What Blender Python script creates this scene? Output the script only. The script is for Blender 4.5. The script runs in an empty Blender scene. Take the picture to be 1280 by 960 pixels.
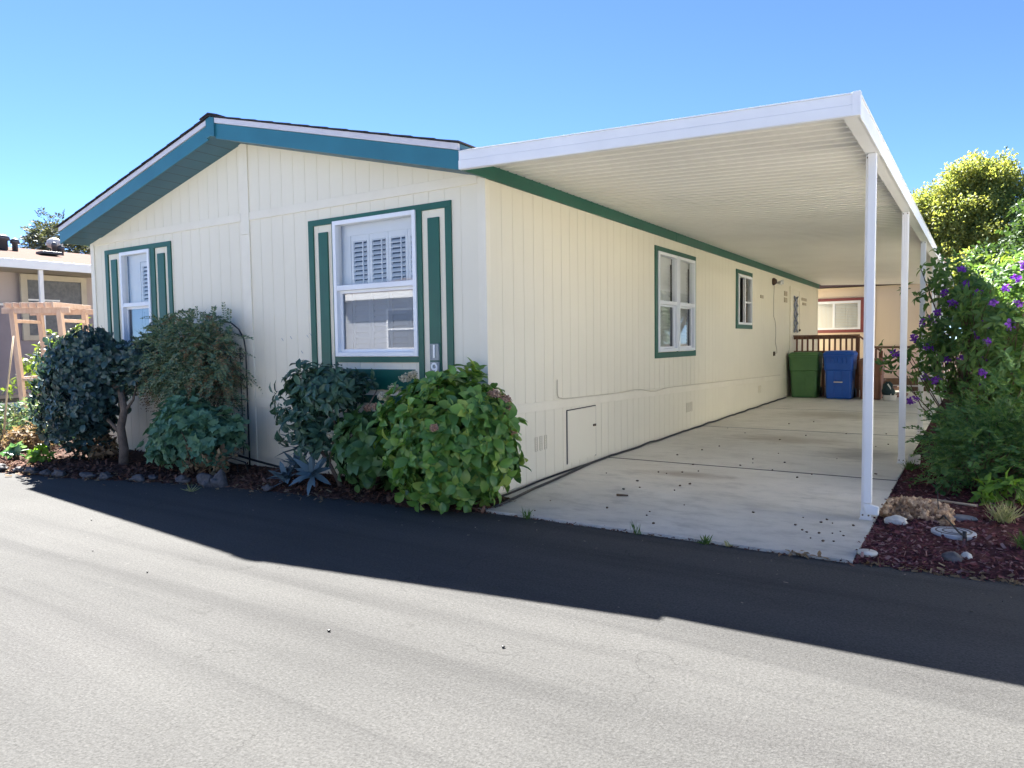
import bpy, bmesh, math, random
import numpy as np
from mathutils import Vector, Matrix, noise

random.seed(7)
RNG = np.random.default_rng(11)
SC = bpy.context.scene
COL = SC.collection
R = math.radians

# ------------------------------------------------------------------ materials
def new_mat(name):
    m = bpy.data.materials.new(name); m.use_nodes = True
    nt = m.node_tree; nt.nodes.clear()
    out = nt.nodes.new('ShaderNodeOutputMaterial')
    return m, nt, out

def N(nt, kind, **kw):
    n = nt.nodes.new(kind)
    for k, v in kw.items():
        if k in n.inputs: n.inputs[k].default_value = v
        else: setattr(n, k, v)
    return n

def c4(c): return (c[0], c[1], c[2], 1.0)

def ramp(nt, stops, interp='LINEAR'):
    r = nt.nodes.new('ShaderNodeValToRGB'); cr = r.color_ramp; cr.interpolation = interp
    cr.elements[0].position, cr.elements[0].color = stops[0][0], c4(stops[0][1])
    cr.elements[1].position, cr.elements[1].color = stops[-1][0], c4(stops[-1][1])
    for p, c in stops[1:-1]:
        e = cr.elements.new(p); e.color = c4(c)
    return r

def coords(nt, scale=(1, 1, 1)):
    tc = nt.nodes.new('ShaderNodeTexCoord'); mp = nt.nodes.new('ShaderNodeMapping')
    mp.inputs['Scale'].default_value = scale
    nt.links.new(tc.outputs['Object'], mp.inputs['Vector'])
    return mp.outputs['Vector']

def pmat(name, c1, c2=None, scale=4.0, rough=0.6, bump=0.0, bscale=60.0, metal=0.0, stretch=(1, 1, 1), spec=0.5):
    """plain painted / cast surface: slow colour drift plus a fine bump"""
    m, nt, out = new_mat(name)
    b = N(nt, 'ShaderNodeBsdfPrincipled', Roughness=rough, Metallic=metal)
    b.inputs['Specular IOR Level'].default_value = spec
    v = coords(nt, stretch)
    c2 = c2 or tuple(x * 0.86 for x in c1)
    n = N(nt, 'ShaderNodeTexNoise', Scale=scale, Detail=6.0, Roughness=0.6)
    nt.links.new(v, n.inputs['Vector'])
    r = ramp(nt, [(0.32, c2), (0.66, c1)])
    nt.links.new(n.outputs['Fac'], r.inputs['Fac'])
    nt.links.new(r.outputs['Color'], b.inputs['Base Color'])
    if bump:
        n2 = N(nt, 'ShaderNodeTexNoise', Scale=bscale, Detail=4.0)
        nt.links.new(v, n2.inputs['Vector'])
        bp = N(nt, 'ShaderNodeBump', Strength=bump, Distance=0.01)
        nt.links.new(n2.outputs['Fac'], bp.inputs['Height'])
        nt.links.new(bp.outputs['Normal'], b.inputs['Normal'])
    nt.links.new(b.outputs['BSDF'], out.inputs['Surface'])
    return m

def leafmat(name, cols, rough=0.45, trans=0.3, tcol=None, spec=0.4):
    """each leaf draws its own colour; light passes through the blade"""
    m, nt, out = new_mat(name)
    g = nt.nodes.new('ShaderNodeNewGeometry')
    k = len(cols) - 1
    r = ramp(nt, [(i / k, c) for i, c in enumerate(cols)])
    nt.links.new(g.outputs['Random Per Island'], r.inputs['Fac'])
    b = N(nt, 'ShaderNodeBsdfPrincipled', Roughness=rough)
    b.inputs['Specular IOR Level'].default_value = spec
    nt.links.new(r.outputs['Color'], b.inputs['Base Color'])
    t = nt.nodes.new('ShaderNodeBsdfTranslucent')
    mul = N(nt, 'ShaderNodeMix', data_type='RGBA', blend_type='MULTIPLY'); mul.inputs['Factor'].default_value = 1.0
    nt.links.new(r.outputs['Color'], mul.inputs['A'])
    mul.inputs['B'].default_value = c4(tcol or (1.6, 1.5, 0.7))
    nt.links.new(mul.outputs['Result'], t.inputs['Color'])
    mx = N(nt, 'ShaderNodeMixShader'); mx.inputs['Fac'].default_value = trans
    nt.links.new(b.outputs['BSDF'], mx.inputs[1]); nt.links.new(t.outputs['BSDF'], mx.inputs[2])
    nt.links.new(mx.outputs['Shader'], out.inputs['Surface'])
    return m

def glassmat(name, tint=(0.85, 0.9, 0.9), refl=0.12):
    m, nt, out = new_mat(name)
    t = N(nt, 'ShaderNodeBsdfTransparent', Color=c4(tint))
    g = N(nt, 'ShaderNodeBsdfGlossy', Roughness=0.02, Color=(1, 1, 1, 1))
    lw = N(nt, 'ShaderNodeLayerWeight', Blend=0.25)
    ma = N(nt, 'ShaderNodeMath', operation='MULTIPLY_ADD'); ma.inputs[1].default_value = 0.6; ma.inputs[2].default_value = refl
    nt.links.new(lw.outputs['Fresnel'], ma.inputs[0])
    mx = nt.nodes.new('ShaderNodeMixShader')
    nt.links.new(ma.outputs[0], mx.inputs['Fac'])
    nt.links.new(t.outputs[0], mx.inputs[1]); nt.links.new(g.outputs[0], mx.inputs[2])
    nt.links.new(mx.outputs[0], out.inputs['Surface'])
    return m

def sidingmat(name, base, dirt):
    """painted hardboard siding: faint panel to panel drift, vertical streaks, grain bump"""
    m, nt, out = new_mat(name)
    b = N(nt, 'ShaderNodeBsdfPrincipled', Roughness=0.55)
    b.inputs['Specular IOR Level'].default_value = 0.35
    v = coords(nt, (1, 1, 1)); vs = coords(nt, (9, 9, 0.35)); vg = coords(nt, (70, 70, 3))
    n1 = N(nt, 'ShaderNodeTexNoise', Scale=0.7, Detail=5.0); nt.links.new(v, n1.inputs['Vector'])
    n2 = N(nt, 'ShaderNodeTexNoise', Scale=1.0, Detail=4.0); nt.links.new(vs, n2.inputs['Vector'])
    n3 = N(nt, 'ShaderNodeTexNoise', Scale=1.0, Detail=3.0); nt.links.new(vg, n3.inputs['Vector'])
    r1 = ramp(nt, [(0.3, tuple(x * 0.93 for x in base)), (0.7, base)]); nt.links.new(n1.outputs['Fac'], r1.inputs['Fac'])
    mx = N(nt, 'ShaderNodeMix', data_type='RGBA')
    r2 = ramp(nt, [(0.62, (0, 0, 0)), (0.85, (0.35, 0.35, 0.35))]); nt.links.new(n2.outputs['Fac'], r2.inputs['Fac'])
    nt.links.new(r2.outputs['Color'], mx.inputs['Factor'])
    nt.links.new(r1.outputs['Color'], mx.inputs['A']); mx.inputs['B'].default_value = c4(dirt)
    # splash-back dirt along the foot of the wall
    nt.links.new(mx.outputs['Result'], b.inputs['Base Color'])
    bp = N(nt, 'ShaderNodeBump', Strength=0.25, Distance=0.004)
    nt.links.new(n3.outputs['Fac'], bp.inputs['Height']); nt.links.new(bp.outputs['Normal'], b.inputs['Normal'])
    nt.links.new(b.outputs['BSDF'], out.inputs['Surface'])
    return m

def roadmat():
    m, nt, out = new_mat('weathered_asphalt')
    b = N(nt, 'ShaderNodeBsdfPrincipled', Roughness=0.95)
    b.inputs['Specular IOR Level'].default_value = 0.22
    v = coords(nt); vst = coords(nt, (0.07, 1.5, 1))
    L = nt.links
    big = N(nt, 'ShaderNodeTexNoise', Scale=0.55, Detail=6.0, Roughness=0.6); L.new(v, big.inputs['Vector'])
    st = N(nt, 'ShaderNodeTexNoise', Scale=1.6, Detail=5.0, Roughness=0.55, Distortion=0.3); L.new(vst, st.inputs['Vector'])
    fine = N(nt, 'ShaderNodeTexNoise', Scale=70.0, Detail=6.0, Roughness=0.75); L.new(v, fine.inputs['Vector'])
    agg = N(nt, 'ShaderNodeTexVoronoi', Scale=120.0); L.new(v, agg.inputs['Vector'])
    r0 = ramp(nt, [(0.3, (0.0545, 0.0545, 0.0533)), (0.7, (0.0665, 0.0662, 0.0647))]); L.new(big.outputs['Fac'], r0.inputs['Fac'])
    r1 = ramp(nt, [(0.36, (0.62, 0.62, 0.63)), (0.50, (0.92, 0.92, 0.92)), (0.64, (1.06, 1.06, 1.05))]); L.new(st.outputs['Fac'], r1.inputs['Fac'])
    r2 = ramp(nt, [(0.30, (0.40, 0.40, 0.40)), (0.52, (1.0, 1.0, 1.0)), (0.72, (1.5, 1.5, 1.48))]); L.new(fine.outputs['Fac'], r2.inputs['Fac'])
    r3 = ramp(nt, [(0.0, (0.75, 0.74, 0.72)), (1.0, (1.22, 1.22, 1.22))]); L.new(agg.outputs['Color'], r3.inputs['Fac'])
    def mul(a, c, f=1.0):
        x = N(nt, 'ShaderNodeMix', data_type='RGBA', blend_type='MULTIPLY'); x.inputs['Factor'].default_value = f
        L.new(a, x.inputs['A']); L.new(c, x.inputs['B']); return x.outputs['Result']
    c = mul(r0.outputs['Color'], r1.outputs['Color'], 0.75); c = mul(c, r2.outputs['Color'], 0.75); c = mul(c, r3.outputs['Color'], 0.65)
    # hairline cracks
    wob = N(nt, 'ShaderNodeTexNoise', Scale=3.0, Detail=5.0); L.new(v, wob.inputs['Vector'])
    add = N(nt, 'ShaderNodeMix', data_type='RGBA', blend_type='LINEAR_LIGHT'); add.inputs['Factor'].default_value = 0.35
    L.new(v, add.inputs['A']); L.new(wob.outputs['Color'], add.inputs['B'])
    ck = N(nt, 'ShaderNodeTexVoronoi', Scale=0.55, feature='DISTANCE_TO_EDGE'); L.new(add.outputs['Result'], ck.inputs['Vector'])
    rk = ramp(nt, [(0.0, (0.62, 0.62, 0.62)), (0.0045, (1, 1, 1))]); L.new(ck.outputs['Distance'], rk.inputs['Fac'])
    gate = N(nt, 'ShaderNodeTexNoise', Scale=1.3, Detail=3.0); L.new(v, gate.inputs['Vector'])
    rg = ramp(nt, [(0.50, (0, 0, 0)), (0.58, (0.9, 0.9, 0.9))]); L.new(gate.outputs['Fac'], rg.inputs['Fac'])
    x = N(nt, 'ShaderNodeMix', data_type='RGBA', blend_type='MULTIPLY')
    L.new(rg.outputs['Color'], x.inputs['Factor']); L.new(c, x.inputs['A']); L.new(rk.outputs['Color'], x.inputs['B'])
    # pale scuffs
    sc = N(nt, 'ShaderNodeTexNoise', Scale=5.0, Detail=8.0, Roughness=0.75); L.new(v, sc.inputs['Vector'])
    rs = ramp(nt, [(0.63, (0, 0, 0)), (0.74, (0.6, 0.6, 0.6))]); L.new(sc.outputs['Fac'], rs.inputs['Fac'])
    y = N(nt, 'ShaderNodeMix', data_type='RGBA')
    L.new(rs.outputs['Color'], y.inputs['Factor']); L.new(x.outputs['Result'], y.inputs['A']); y.inputs['B'].default_value = (0.125, 0.123, 0.118, 1)
    L.new(y.outputs['Result'], b.inputs['Base Color'])
    hs = N(nt, 'ShaderNodeMath', operation='ADD'); L.new(fine.outputs['Fac'], hs.inputs[0]); L.new(agg.outputs['Distance'], hs.inputs[1])
    bp = N(nt, 'ShaderNodeBump', Strength=0.32, Distance=0.006); L.new(hs.outputs[0], bp.inputs['Height'])
    L.new(bp.outputs['Normal'], b.inputs['Normal'])
    L.new(b.outputs['BSDF'], out.inputs['Surface'])
    return m

def slabmat():
    m, nt, out = new_mat('broomed_concrete')
    b = N(nt, 'ShaderNodeBsdfPrincipled', Roughness=0.82)
    b.inputs['Specular IOR Level'].default_value = 0.3
    L = nt.links
    v = coords(nt); vs = coords(nt, (1.4, 2.4, 1)); vb = coords(nt, (14, 120, 1))
    a = N(nt, 'ShaderNodeTexNoise', Scale=0.8, Detail=7.0, Roughness=0.65); L.new(v, a.inputs['Vector'])
    s = N(nt, 'ShaderNodeTexNoise', Scale=1.7, Detail=7.0, Roughness=0.7); L.new(vs, s.inputs['Vector'])
    f = N(nt, 'ShaderNodeTexNoise', Scale=1.0, Detail=3.0); L.new(vb, f.inputs['Vector'])
    g = N(nt, 'ShaderNodeTexNoise', Scale=220.0, Detail=2.0); L.new(v, g.inputs['Vector'])
    r0 = ramp(nt, [(0.3, (0.68, 0.635, 0.54)), (0.68, (0.83, 0.785, 0.69))]); L.new(a.outputs['Fac'], r0.inputs['Fac'])
    r1 = ramp(nt, [(0.34, (0.66, 0.645, 0.62)), (0.50, (1, 1, 1))]); L.new(s.outputs['Fac'], r1.inputs['Fac'])
    def mul(x1, x2, fac):
        x = N(nt, 'ShaderNodeMix', data_type='RGBA', blend_type='MULTIPLY'); x.inputs['Factor'].default_value = fac
        L.new(x1, x.inputs['A']); L.new(x2, x.inputs['B']); return x.outputs['Result']
    c = mul(r0.outputs['Color'], r1.outputs['Color'], 0.42)
    rgx = ramp(nt, [(0.35, (0.86, 0.86, 0.86)), (0.65, (1.08, 1.08, 1.08))]); L.new(g.outputs['Fac'], rgx.inputs['Fac'])
    c = mul(c, rgx.outputs['Color'], 0.8)
    # tyre-worn grey apron next to the road
    sep = nt.nodes.new('ShaderNodeSeparateXYZ'); L.new(v, sep.inputs[0])
    wn = N(nt, 'ShaderNodeMath', operation='MULTIPLY_ADD'); wn.inputs[1].default_value = 2.2; L.new(s.outputs['Fac'], wn.inputs[0]); L.new(sep.outputs['Y'], wn.inputs[2])
    ra = ramp(nt, [(0.22, (0.50, 0.54, 0.60)), (0.48, (0.74, 0.77, 0.80)), (0.85, (1, 1, 1))])
    mr = N(nt, 'ShaderNodeMapRange'); mr.inputs['From Min'].default_value = -0.6; mr.inputs['From Max'].default_value = 3.6
    L.new(wn.outputs[0], mr.inputs['Value']); L.new(mr.outputs['Result'], ra.inputs['Fac'])
    c = mul(c, ra.outputs['Color'], 0.9)
    # rusty oil stain left by parked cars
    for (cx, cy, rx, ry, col) in ((1.25, 2.0, 0.55, 0.20, (0.30, 0.22, 0.14)), (1.6, 5.4, 0.9, 0.5, (0.36, 0.28, 0.18)), (1.7, 9.3, 1.0, 0.9, (0.36, 0.30, 0.2)), (2.7, 4.4, 0.5, 0.6, (0.24, 0.22, 0.2))):
        mp = nt.nodes.new('ShaderNodeMapping'); mp.inputs['Location'].default_value = (-cx / rx, -cy / ry, 0); mp.inputs['Scale'].default_value = (1 / rx, 1 / ry, 0)
        L.new(v, mp.inputs['Vector'])
        ln = N(nt, 'ShaderNodeVectorMath', operation='LENGTH'); L.new(mp.outputs[0], ln.inputs[0])
        ad = N(nt, 'ShaderNodeMath', operation='MULTIPLY_ADD'); ad.inputs[1].default_value = 1.4; L.new(s.outputs['Fac'], ad.inputs[0]); L.new(ln.outputs['Value'], ad.inputs[2])
        rr = ramp(nt, [(0.55, (0.5, 0.5, 0.5)), (1.0, (0, 0, 0))])
        ma = N(nt, 'ShaderNodeMath', operation='MULTIPLY'); ma.inputs[1].default_value = 0.55; L.new(ad.outputs[0], ma.inputs[0]); L.new(ma.outputs[0], rr.inputs['Fac'])
        x = N(nt, 'ShaderNodeMix', data_type='RGBA'); L.new(rr.outputs['Color'], x.inputs['Factor']); L.new(c, x.inputs['A']); x.inputs['B'].default_value = c4(col)
        c = x.outputs['Result']
    L.new(c, b.inputs['Base Color'])
    bp = N(nt, 'ShaderNodeBump', Strength=0.3, Distance=0.004); L.new(f.outputs['Fac'], bp.inputs['Height']); L.new(bp.outputs['Normal'], b.inputs['Normal'])
    L.new(b.outputs['BSDF'], out.inputs['Surface'])
    return m

M = {}
M['siding'] = sidingmat('cream_siding', (0.81, 0.75, 0.595), (0.66, 0.60, 0.47))
M['trim_cream'] = pmat('cream_trim_paint', (0.82, 0.76, 0.61), (0.77, 0.705, 0.56), 3, 0.5, 0.1, 80)
M['teal'] = pmat('green_trim_paint', (0.004, 0.100, 0.062), (0.0035, 0.080, 0.050), 3, 0.45, 0.08, 90)
M['teal_fascia'] = pmat('sky_tinted_fascia_paint', (0.022, 0.155, 0.20), (0.018, 0.13, 0.17), 2, 0.4, 0.05, 60)  # faded trim green with the sky's blue reflection mixed into the colour
M['soffit'] = pmat('blue_soffit_paint', (0.045, 0.15, 0.21), (0.038, 0.125, 0.18), 2, 0.5)
def seamed(m, step, frac):
    nt = m.node_tree; b = next(n for n in nt.nodes if n.type == 'BSDF_PRINCIPLED'); src = b.inputs['Base Color'].links[0].from_socket
    v = coords(nt, (1, 1, 1)); sp = nt.nodes.new('ShaderNodeSeparateXYZ'); nt.links.new(v, sp.inputs[0])
    fr = N(nt, 'ShaderNodeMath', operation='PINGPONG'); fr.inputs[1].default_value = step / 2; nt.links.new(sp.outputs['X'], fr.inputs[0])
    lt = N(nt, 'ShaderNodeMath', operation='LESS_THAN'); lt.inputs[1].default_value = step * frac / 2; nt.links.new(fr.outputs[0], lt.inputs[0])
    mx = N(nt, 'ShaderNodeMix', data_type='RGBA'); nt.links.new(lt.outputs[0], mx.inputs['Factor']); nt.links.new(src, mx.inputs['A']); mx.inputs['B'].default_value = (.02, .05, .07, 1)
    nt.links.new(mx.outputs['Result'], b.inputs['Base Color'])
seamed(M['soffit'], .21, .045)
M['drip'] = pmat('pale_drip_metal', (0.62, 0.60, 0.62), (0.55, 0.53, 0.56), 5, 0.4)
M['shingle'] = pmat('dark_shingle', (0.06, 0.055, 0.055), (0.035, 0.035, 0.04), 30, 0.9, 0.6, 60, spec=0.06)
M['white'] = pmat('white_painted_metal', (0.80, 0.80, 0.79), (0.74, 0.74, 0.735), 2.5, 0.38, 0.0)
M['white_deck'] = pmat('white_carport_pan', (0.81, 0.785, 0.72), (0.75, 0.725, 0.66), 1.2, 0.42)
M['vinyl'] = pmat('white_vinyl', (0.82, 0.83, 0.84), (0.78, 0.79, 0.80), 3, 0.35)
M['shutter'] = pmat('white_shutter', (0.80, 0.79, 0.76), (0.76, 0.75, 0.72), 3, 0.45)
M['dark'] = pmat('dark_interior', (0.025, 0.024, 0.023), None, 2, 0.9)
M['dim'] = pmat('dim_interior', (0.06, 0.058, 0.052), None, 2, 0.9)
M['glass'] = glassmat('window_glass', (0.92, 0.94, 0.94), 0.06)
M['glass_screen'] = glassmat('screened_glass', (0.46, 0.53, 0.62), 0.14)
M['glass_dark'] = glassmat('shaded_glass', (0.70, 0.71, 0.70), 0.08)
M['road'] = roadmat()
M['slab'] = slabmat()
M['soil'] = pmat('bare_soil', (0.085, 0.06, 0.043), (0.05, 0.035, 0.027), 6, 0.95, 0.8, 40, spec=0.06)
M['bed_left'] = pmat('bark_mulch_floor', (0.085, 0.05, 0.037), (0.045, 0.028, 0.024), 22, 0.95, 0.9, 60, spec=0.06)
M['bed_right'] = pmat('red_mulch_floor', (0.10, 0.042, 0.042), (0.045, 0.02, 0.022), 22, 0.95, 0.9, 60, spec=0.06)
M['joint'] = pmat('joint_dirt', (0.055, 0.048, 0.042), None, 8, 0.95)
M['pale_concrete'] = pmat('bounce_concrete', (0.62, 0.59, 0.53), (0.54, 0.51, 0.45), 1.5, 0.85, 0.2, 60)  # pale tone of the added drive, for bounce light
M['old_concrete'] = pmat('old_concrete', (0.40, 0.40, 0.39), (0.32, 0.32, 0.31), 1.5, 0.85, 0.2, 60)
M['pale_siding'] = sidingmat('pale_siding', (0.85, 0.81, 0.72), (0.76, 0.72, 0.63))
M['tan_siding'] = sidingmat('tan_siding', (0.38, 0.39, 0.41), (0.33, 0.34, 0.36))
M['black'] = pmat('black_plastic', (0.014, 0.014, 0.015), None, 5, 0.45)
M['iron'] = pmat('black_iron', (0.02, 0.02, 0.021), None, 8, 0.5)
M['bin_green'] = pmat('green_bin_plastic', (0.085, 0.20, 0.065), (0.07, 0.17, 0.055), 3, 0.5, 0.1, 120)
M['bin_blue'] = pmat('blue_bin_plastic', (0.015, 0.11, 0.50), (0.012, 0.09, 0.44), 3, 0.42, 0.1, 120)
M['bin_brown'] = pmat('brown_bin_plastic', (0.27, 0.115, 0.06), (0.23, 0.095, 0.05), 3, 0.5, 0.1, 120)
M['redwood'] = pmat('stained_redwood', (0.20, 0.085, 0.045), (0.12, 0.05, 0.028), 5, 0.7, 0.3, 40, stretch=(4, 4, 0.6))
M['cedar'] = pmat('fresh_cedar', (0.50, 0.37, 0.30), (0.42, 0.29, 0.22), 6, 0.7, 0.3, 40, stretch=(3, 3, 0.6))
M['bark'] = pmat('grey_bark', (0.17, 0.13, 0.10), (0.09, 0.07, 0.055), 12, 0.9, 0.9, 60)
M['twig'] = pmat('brown_twig', (0.13, 0.085, 0.055), (0.07, 0.045, 0.03), 12, 0.9)
M['stick'] = pmat('weathered_stick', (0.50, 0.40, 0.27), (0.38, 0.29, 0.19), 9, 0.8)
M['rock_dark'] = pmat('dark_grey_rock', (0.12, 0.115, 0.115), (0.05, 0.048, 0.05), 14, 0.9, 0.8, 30)
M['rock_tan'] = pmat('tan_lava_rock', (0.62, 0.46, 0.29), (0.20, 0.10, 0.055), 38, 0.9, 1.0, 60)
M['rock_pale'] = pmat('pale_stone', (0.62, 0.60, 0.54), (0.42, 0.40, 0.35), 12, 0.8, 0.5, 40)
M['rock_slate'] = pmat('slate_stone', (0.17, 0.18, 0.19), (0.11, 0.115, 0.125), 10, 0.75, 0.4, 40)
M['cover'] = pmat('grey_utility_plastic', (0.42, 0.44, 0.47), (0.32, 0.34, 0.37), 14, 0.6, 0.2, 60)
M['cover_ring'] = pmat('dark_groove_ring', (0.13, 0.12, 0.12), None, 10, 0.9)
M['peach'] = sidingmat('peach_siding', (0.80, 0.64, 0.46), (0.7, 0.55, 0.39))
M['pinkish'] = pmat('pink_skirting', (0.70, 0.53, 0.45), (0.64, 0.48, 0.40), 3, 0.7)
M['maroon'] = pmat('maroon_trim', (0.25, 0.06, 0.055), None, 3, 0.5)
M['mauve'] = sidingmat('mauve_siding', (0.44, 0.38, 0.37), (0.38, 0.33, 0.32))
M['mauve_dark'] = pmat('plum_panel', (0.28, 0.24, 0.27), (0.24, 0.205, 0.235), 3, 0.7)
M['tan_trim'] = pmat('tan_trim', (0.50, 0.45, 0.36), None, 3, 0.6)
M['roof_tan'] = pmat('tan_shingle', (0.135, 0.088, 0.072), (0.105, 0.068, 0.057), 14, 0.95, 0.5, 50, stretch=(1, 0.3, 1), spec=0.04)
M['vent_dark'] = pmat('dark_vent_metal', (0.07, 0.072, 0.08), None, 5, 0.5)
M['vent_pale'] = pmat('pale_vent_metal', (0.62, 0.58, 0.52), None, 5, 0.4)
M['plaque'] = pmat('silver_plaque', (0.30, 0.33, 0.34), (0.24, 0.27, 0.28), 9, 0.35)
M['digit'] = pmat('white_digit', (0.86, 0.87, 0.87), (0.8, 0.82, 0.82), 9, 0.3)
M['lampbrown'] = pmat('brown_lamp_metal', (0.07, 0.035, 0.02), None, 5, 0.5)
M['bulb'] = pmat('frosted_bulb', (0.82, 0.82, 0.78), None, 5, 0.2)
M['tanplate'] = pmat('tan_plate', (0.50, 0.42, 0.28), (0.36, 0.30, 0.2), 25, 0.6)
M['lattice'] = pmat('blue_grey_lattice', (0.34, 0.37, 0.44), None, 5, 0.4)
M['vent'] = pmat('cream_vent', (0.66, 0.59, 0.45), (0.60, 0.54, 0.41), 20, 0.6)
M['rust'] = pmat('rusty_latch', (0.12, 0.08, 0.05), None, 20, 0.7)
M['teal_cloth'] = pmat('dark_teal_fabric', (0.02, 0.05, 0.055), (0.012, 0.03, 0.035), 12, 0.85, 0.5, 40)
M['timber'] = pmat('old_timber', (0.16, 0.095, 0.06), (0.1, 0.06, 0.04), 6, 0.85, 0.6, 30)
# every lava rock has its own tint
_nt = M['rock_tan'].node_tree; _b = next(n for n in _nt.nodes if n.type == 'BSDF_PRINCIPLED'); _src = _b.inputs['Base Color'].links[0].from_socket
_oi = _nt.nodes.new('ShaderNodeObjectInfo'); _r = ramp(_nt, [(0, (.45, .38, .34)), (.5, (1, .95, .9)), (1, (1.35, 1.4, 1.45))]); _nt.links.new(_oi.outputs['Random'], _r.inputs['Fac'])
_m = N(_nt, 'ShaderNodeMix', data_type='RGBA', blend_type='MULTIPLY'); _m.inputs['Factor'].default_value = 1.0
_nt.links.new(_src, _m.inputs['A']); _nt.links.new(_r.outputs['Color'], _m.inputs['B']); _nt.links.new(_m.outputs['Result'], _b.inputs['Base Color'])
# foliage
M['lf_dark'] = leafmat('dark_glossy_leaf', [(0.022, 0.054, 0.062), (0.038, 0.082, 0.086), (0.060, 0.115, 0.098), (0.030, 0.07, 0.08)], 0.32, 0.15)
M['lf_vine'] = leafmat('fine_vine_leaf', [(0.055, 0.125, 0.09), (0.10, 0.185, 0.12), (0.14, 0.215, 0.12), (0.21, 0.22, 0.13), (0.10, 0.17, 0.11)], 0.6, 0.25)
M['lf_dry'] = leafmat('dry_brown_leaf', [(0.21, 0.14, 0.085), (0.29, 0.21, 0.12), (0.15, 0.10, 0.06), (0.33, 0.26, 0.15)], 0.8, 0.3, (1.2, 1.1, 0.8))
M['lf_rose'] = leafmat('lobed_mid_green_leaf', [(0.065, 0.165, 0.11), (0.10, 0.225, 0.14), (0.155, 0.28, 0.16), (0.08, 0.19, 0.12)], 0.5, 0.25)
M['lf_agave'] = leafmat('blue_agave_blade', [(0.08, 0.14, 0.165), (0.13, 0.20, 0.23), (0.06, 0.105, 0.13), (0.16, 0.24, 0.28)], 0.55, 0.08, (1, 1, 1))
M['lf_rhodo'] = leafmat('leathery_leaf', [(0.030, 0.080, 0.058), (0.046, 0.112, 0.074), (0.08, 0.15, 0.082), (0.036, 0.09, 0.07)], 0.4, 0.15)
M['lf_hydra'] = leafmat('hydrangea_leaf', [(0.08, 0.19, 0.050), (0.12, 0.265, 0.055), (0.20, 0.35, 0.065), (0.09, 0.215, 0.055), (0.31, 0.41, 0.08), (0.075, 0.18, 0.055), (0.155, 0.31, 0.06)], 0.36, 0.28)
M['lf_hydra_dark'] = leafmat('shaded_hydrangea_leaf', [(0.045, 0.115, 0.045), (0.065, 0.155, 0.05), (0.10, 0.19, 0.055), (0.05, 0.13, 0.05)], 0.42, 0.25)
M['fl_cream'] = leafmat('cream_flower_head', [(0.66, 0.60, 0.44), (0.55, 0.48, 0.34), (0.72, 0.69, 0.56)], 0.7, 0.3, (1, 1, 1))
M['fl_dusty'] = leafmat('faded_pink_flower_head', [(0.42, 0.24, 0.18), (0.52, 0.36, 0.26), (0.34, 0.20, 0.14)], 0.7, 0.3, (1, 1, 1))
M['lf_lit'] = leafmat('yellow_green_leaf', [(0.075, 0.135, 0.030), (0.115, 0.18, 0.035), (0.15, 0.205, 0.04), (0.055, 0.105, 0.03)], 0.5, 0.35)
M['lf_tibo'] = leafmat('tibouchina_leaf', [(0.060, 0.14, 0.055), (0.095, 0.19, 0.068), (0.15, 0.25, 0.075), (0.07, 0.155, 0.065)], 0.5, 0.42)
M['fl_purple'] = leafmat('purple_petal', [(0.17, 0.04, 0.36), (0.24, 0.07, 0.46), (0.12, 0.03, 0.28)], 0.6, 0.3, (1.2, 1, 1.4))
M['fl_lilac'] = leafmat('lilac_petal', [(0.30, 0.10, 0.42), (0.42, 0.20, 0.52), (0.24, 0.06, 0.36)], 0.6, 0.35, (1.2, 1, 1.2))
M['lf_fern'] = leafmat('feathery_dark_leaf', [(0.045, 0.12, 0.042), (0.07, 0.175, 0.05), (0.13, 0.235, 0.06), (0.055, 0.135, 0.048)], 0.55, 0.25)
M['lf_tall'] = leafmat('feathery_green_leaf', [(0.10, 0.195, 0.060), (0.15, 0.255, 0.07), (0.21, 0.31, 0.08), (0.11, 0.205, 0.065)], 0.5, 0.38)
M['lf_lime'] = leafmat('lime_leaf', [(0.12, 0.25, 0.03), (0.16, 0.31, 0.045), (0.09, 0.2, 0.03)], 0.45, 0.35)
M['lf_tree'] = leafmat('golden_tree_leaf', [(0.165, 0.22, 0.075), (0.225, 0.27, 0.085), (0.29, 0.305, 0.09), (0.13, 0.195, 0.075)], 0.6, 0.5, (1.7, 1.55, .8))
M['lf_tree_dk'] = leafmat('deep_tree_leaf', [(0.030, 0.070, 0.030), (0.05, 0.10, 0.038), (0.075, 0.13, 0.04)], 0.55, 0.3)
M['lf_grey'] = leafmat('grey_tree_leaf', [(0.055, 0.075, 0.055), (0.09, 0.11, 0.075), (0.13, 0.14, 0.095)], 0.6, 0.25)
M['grass_pale'] = leafmat('pale_grass_blade', [(0.30, 0.32, 0.13), (0.42, 0.40, 0.22), (0.15, 0.22, 0.07)], 0.6, 0.3, (1.1, 1.1, 0.8))
M['grass_green'] = leafmat('green_grass_blade', [(0.06, 0.13, 0.03), (0.10, 0.18, 0.04), (0.05, 0.1, 0.03)], 0.6, 0.3)
M['chips_red'] = leafmat('red_bark_chip', [(0.11, 0.038, 0.044), (0.18, 0.07, 0.075), (0.065, 0.025, 0.030), (0.30, 0.19, 0.18), (0.13, 0.045, 0.052), (0.09, 0.03, 0.036)], 0.9, 0.0, None, 0.06)
M['grit'] = leafmat('pale_grit', [(0.10, 0.095, 0.085), (0.22, 0.20, 0.17), (0.06, 0.055, 0.05), (0.32, 0.29, 0.24)], 0.9, 0.0, None, 0.06)
M['chips_brown'] = leafmat('brown_bark_chip', [(0.10, 0.05, 0.037), (0.155, 0.078, 0.056), (0.055, 0.030, 0.024), (0.20, 0.12, 0.09), (0.11, 0.058, 0.043)], 0.9, 0.0, None, 0.06)

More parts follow.
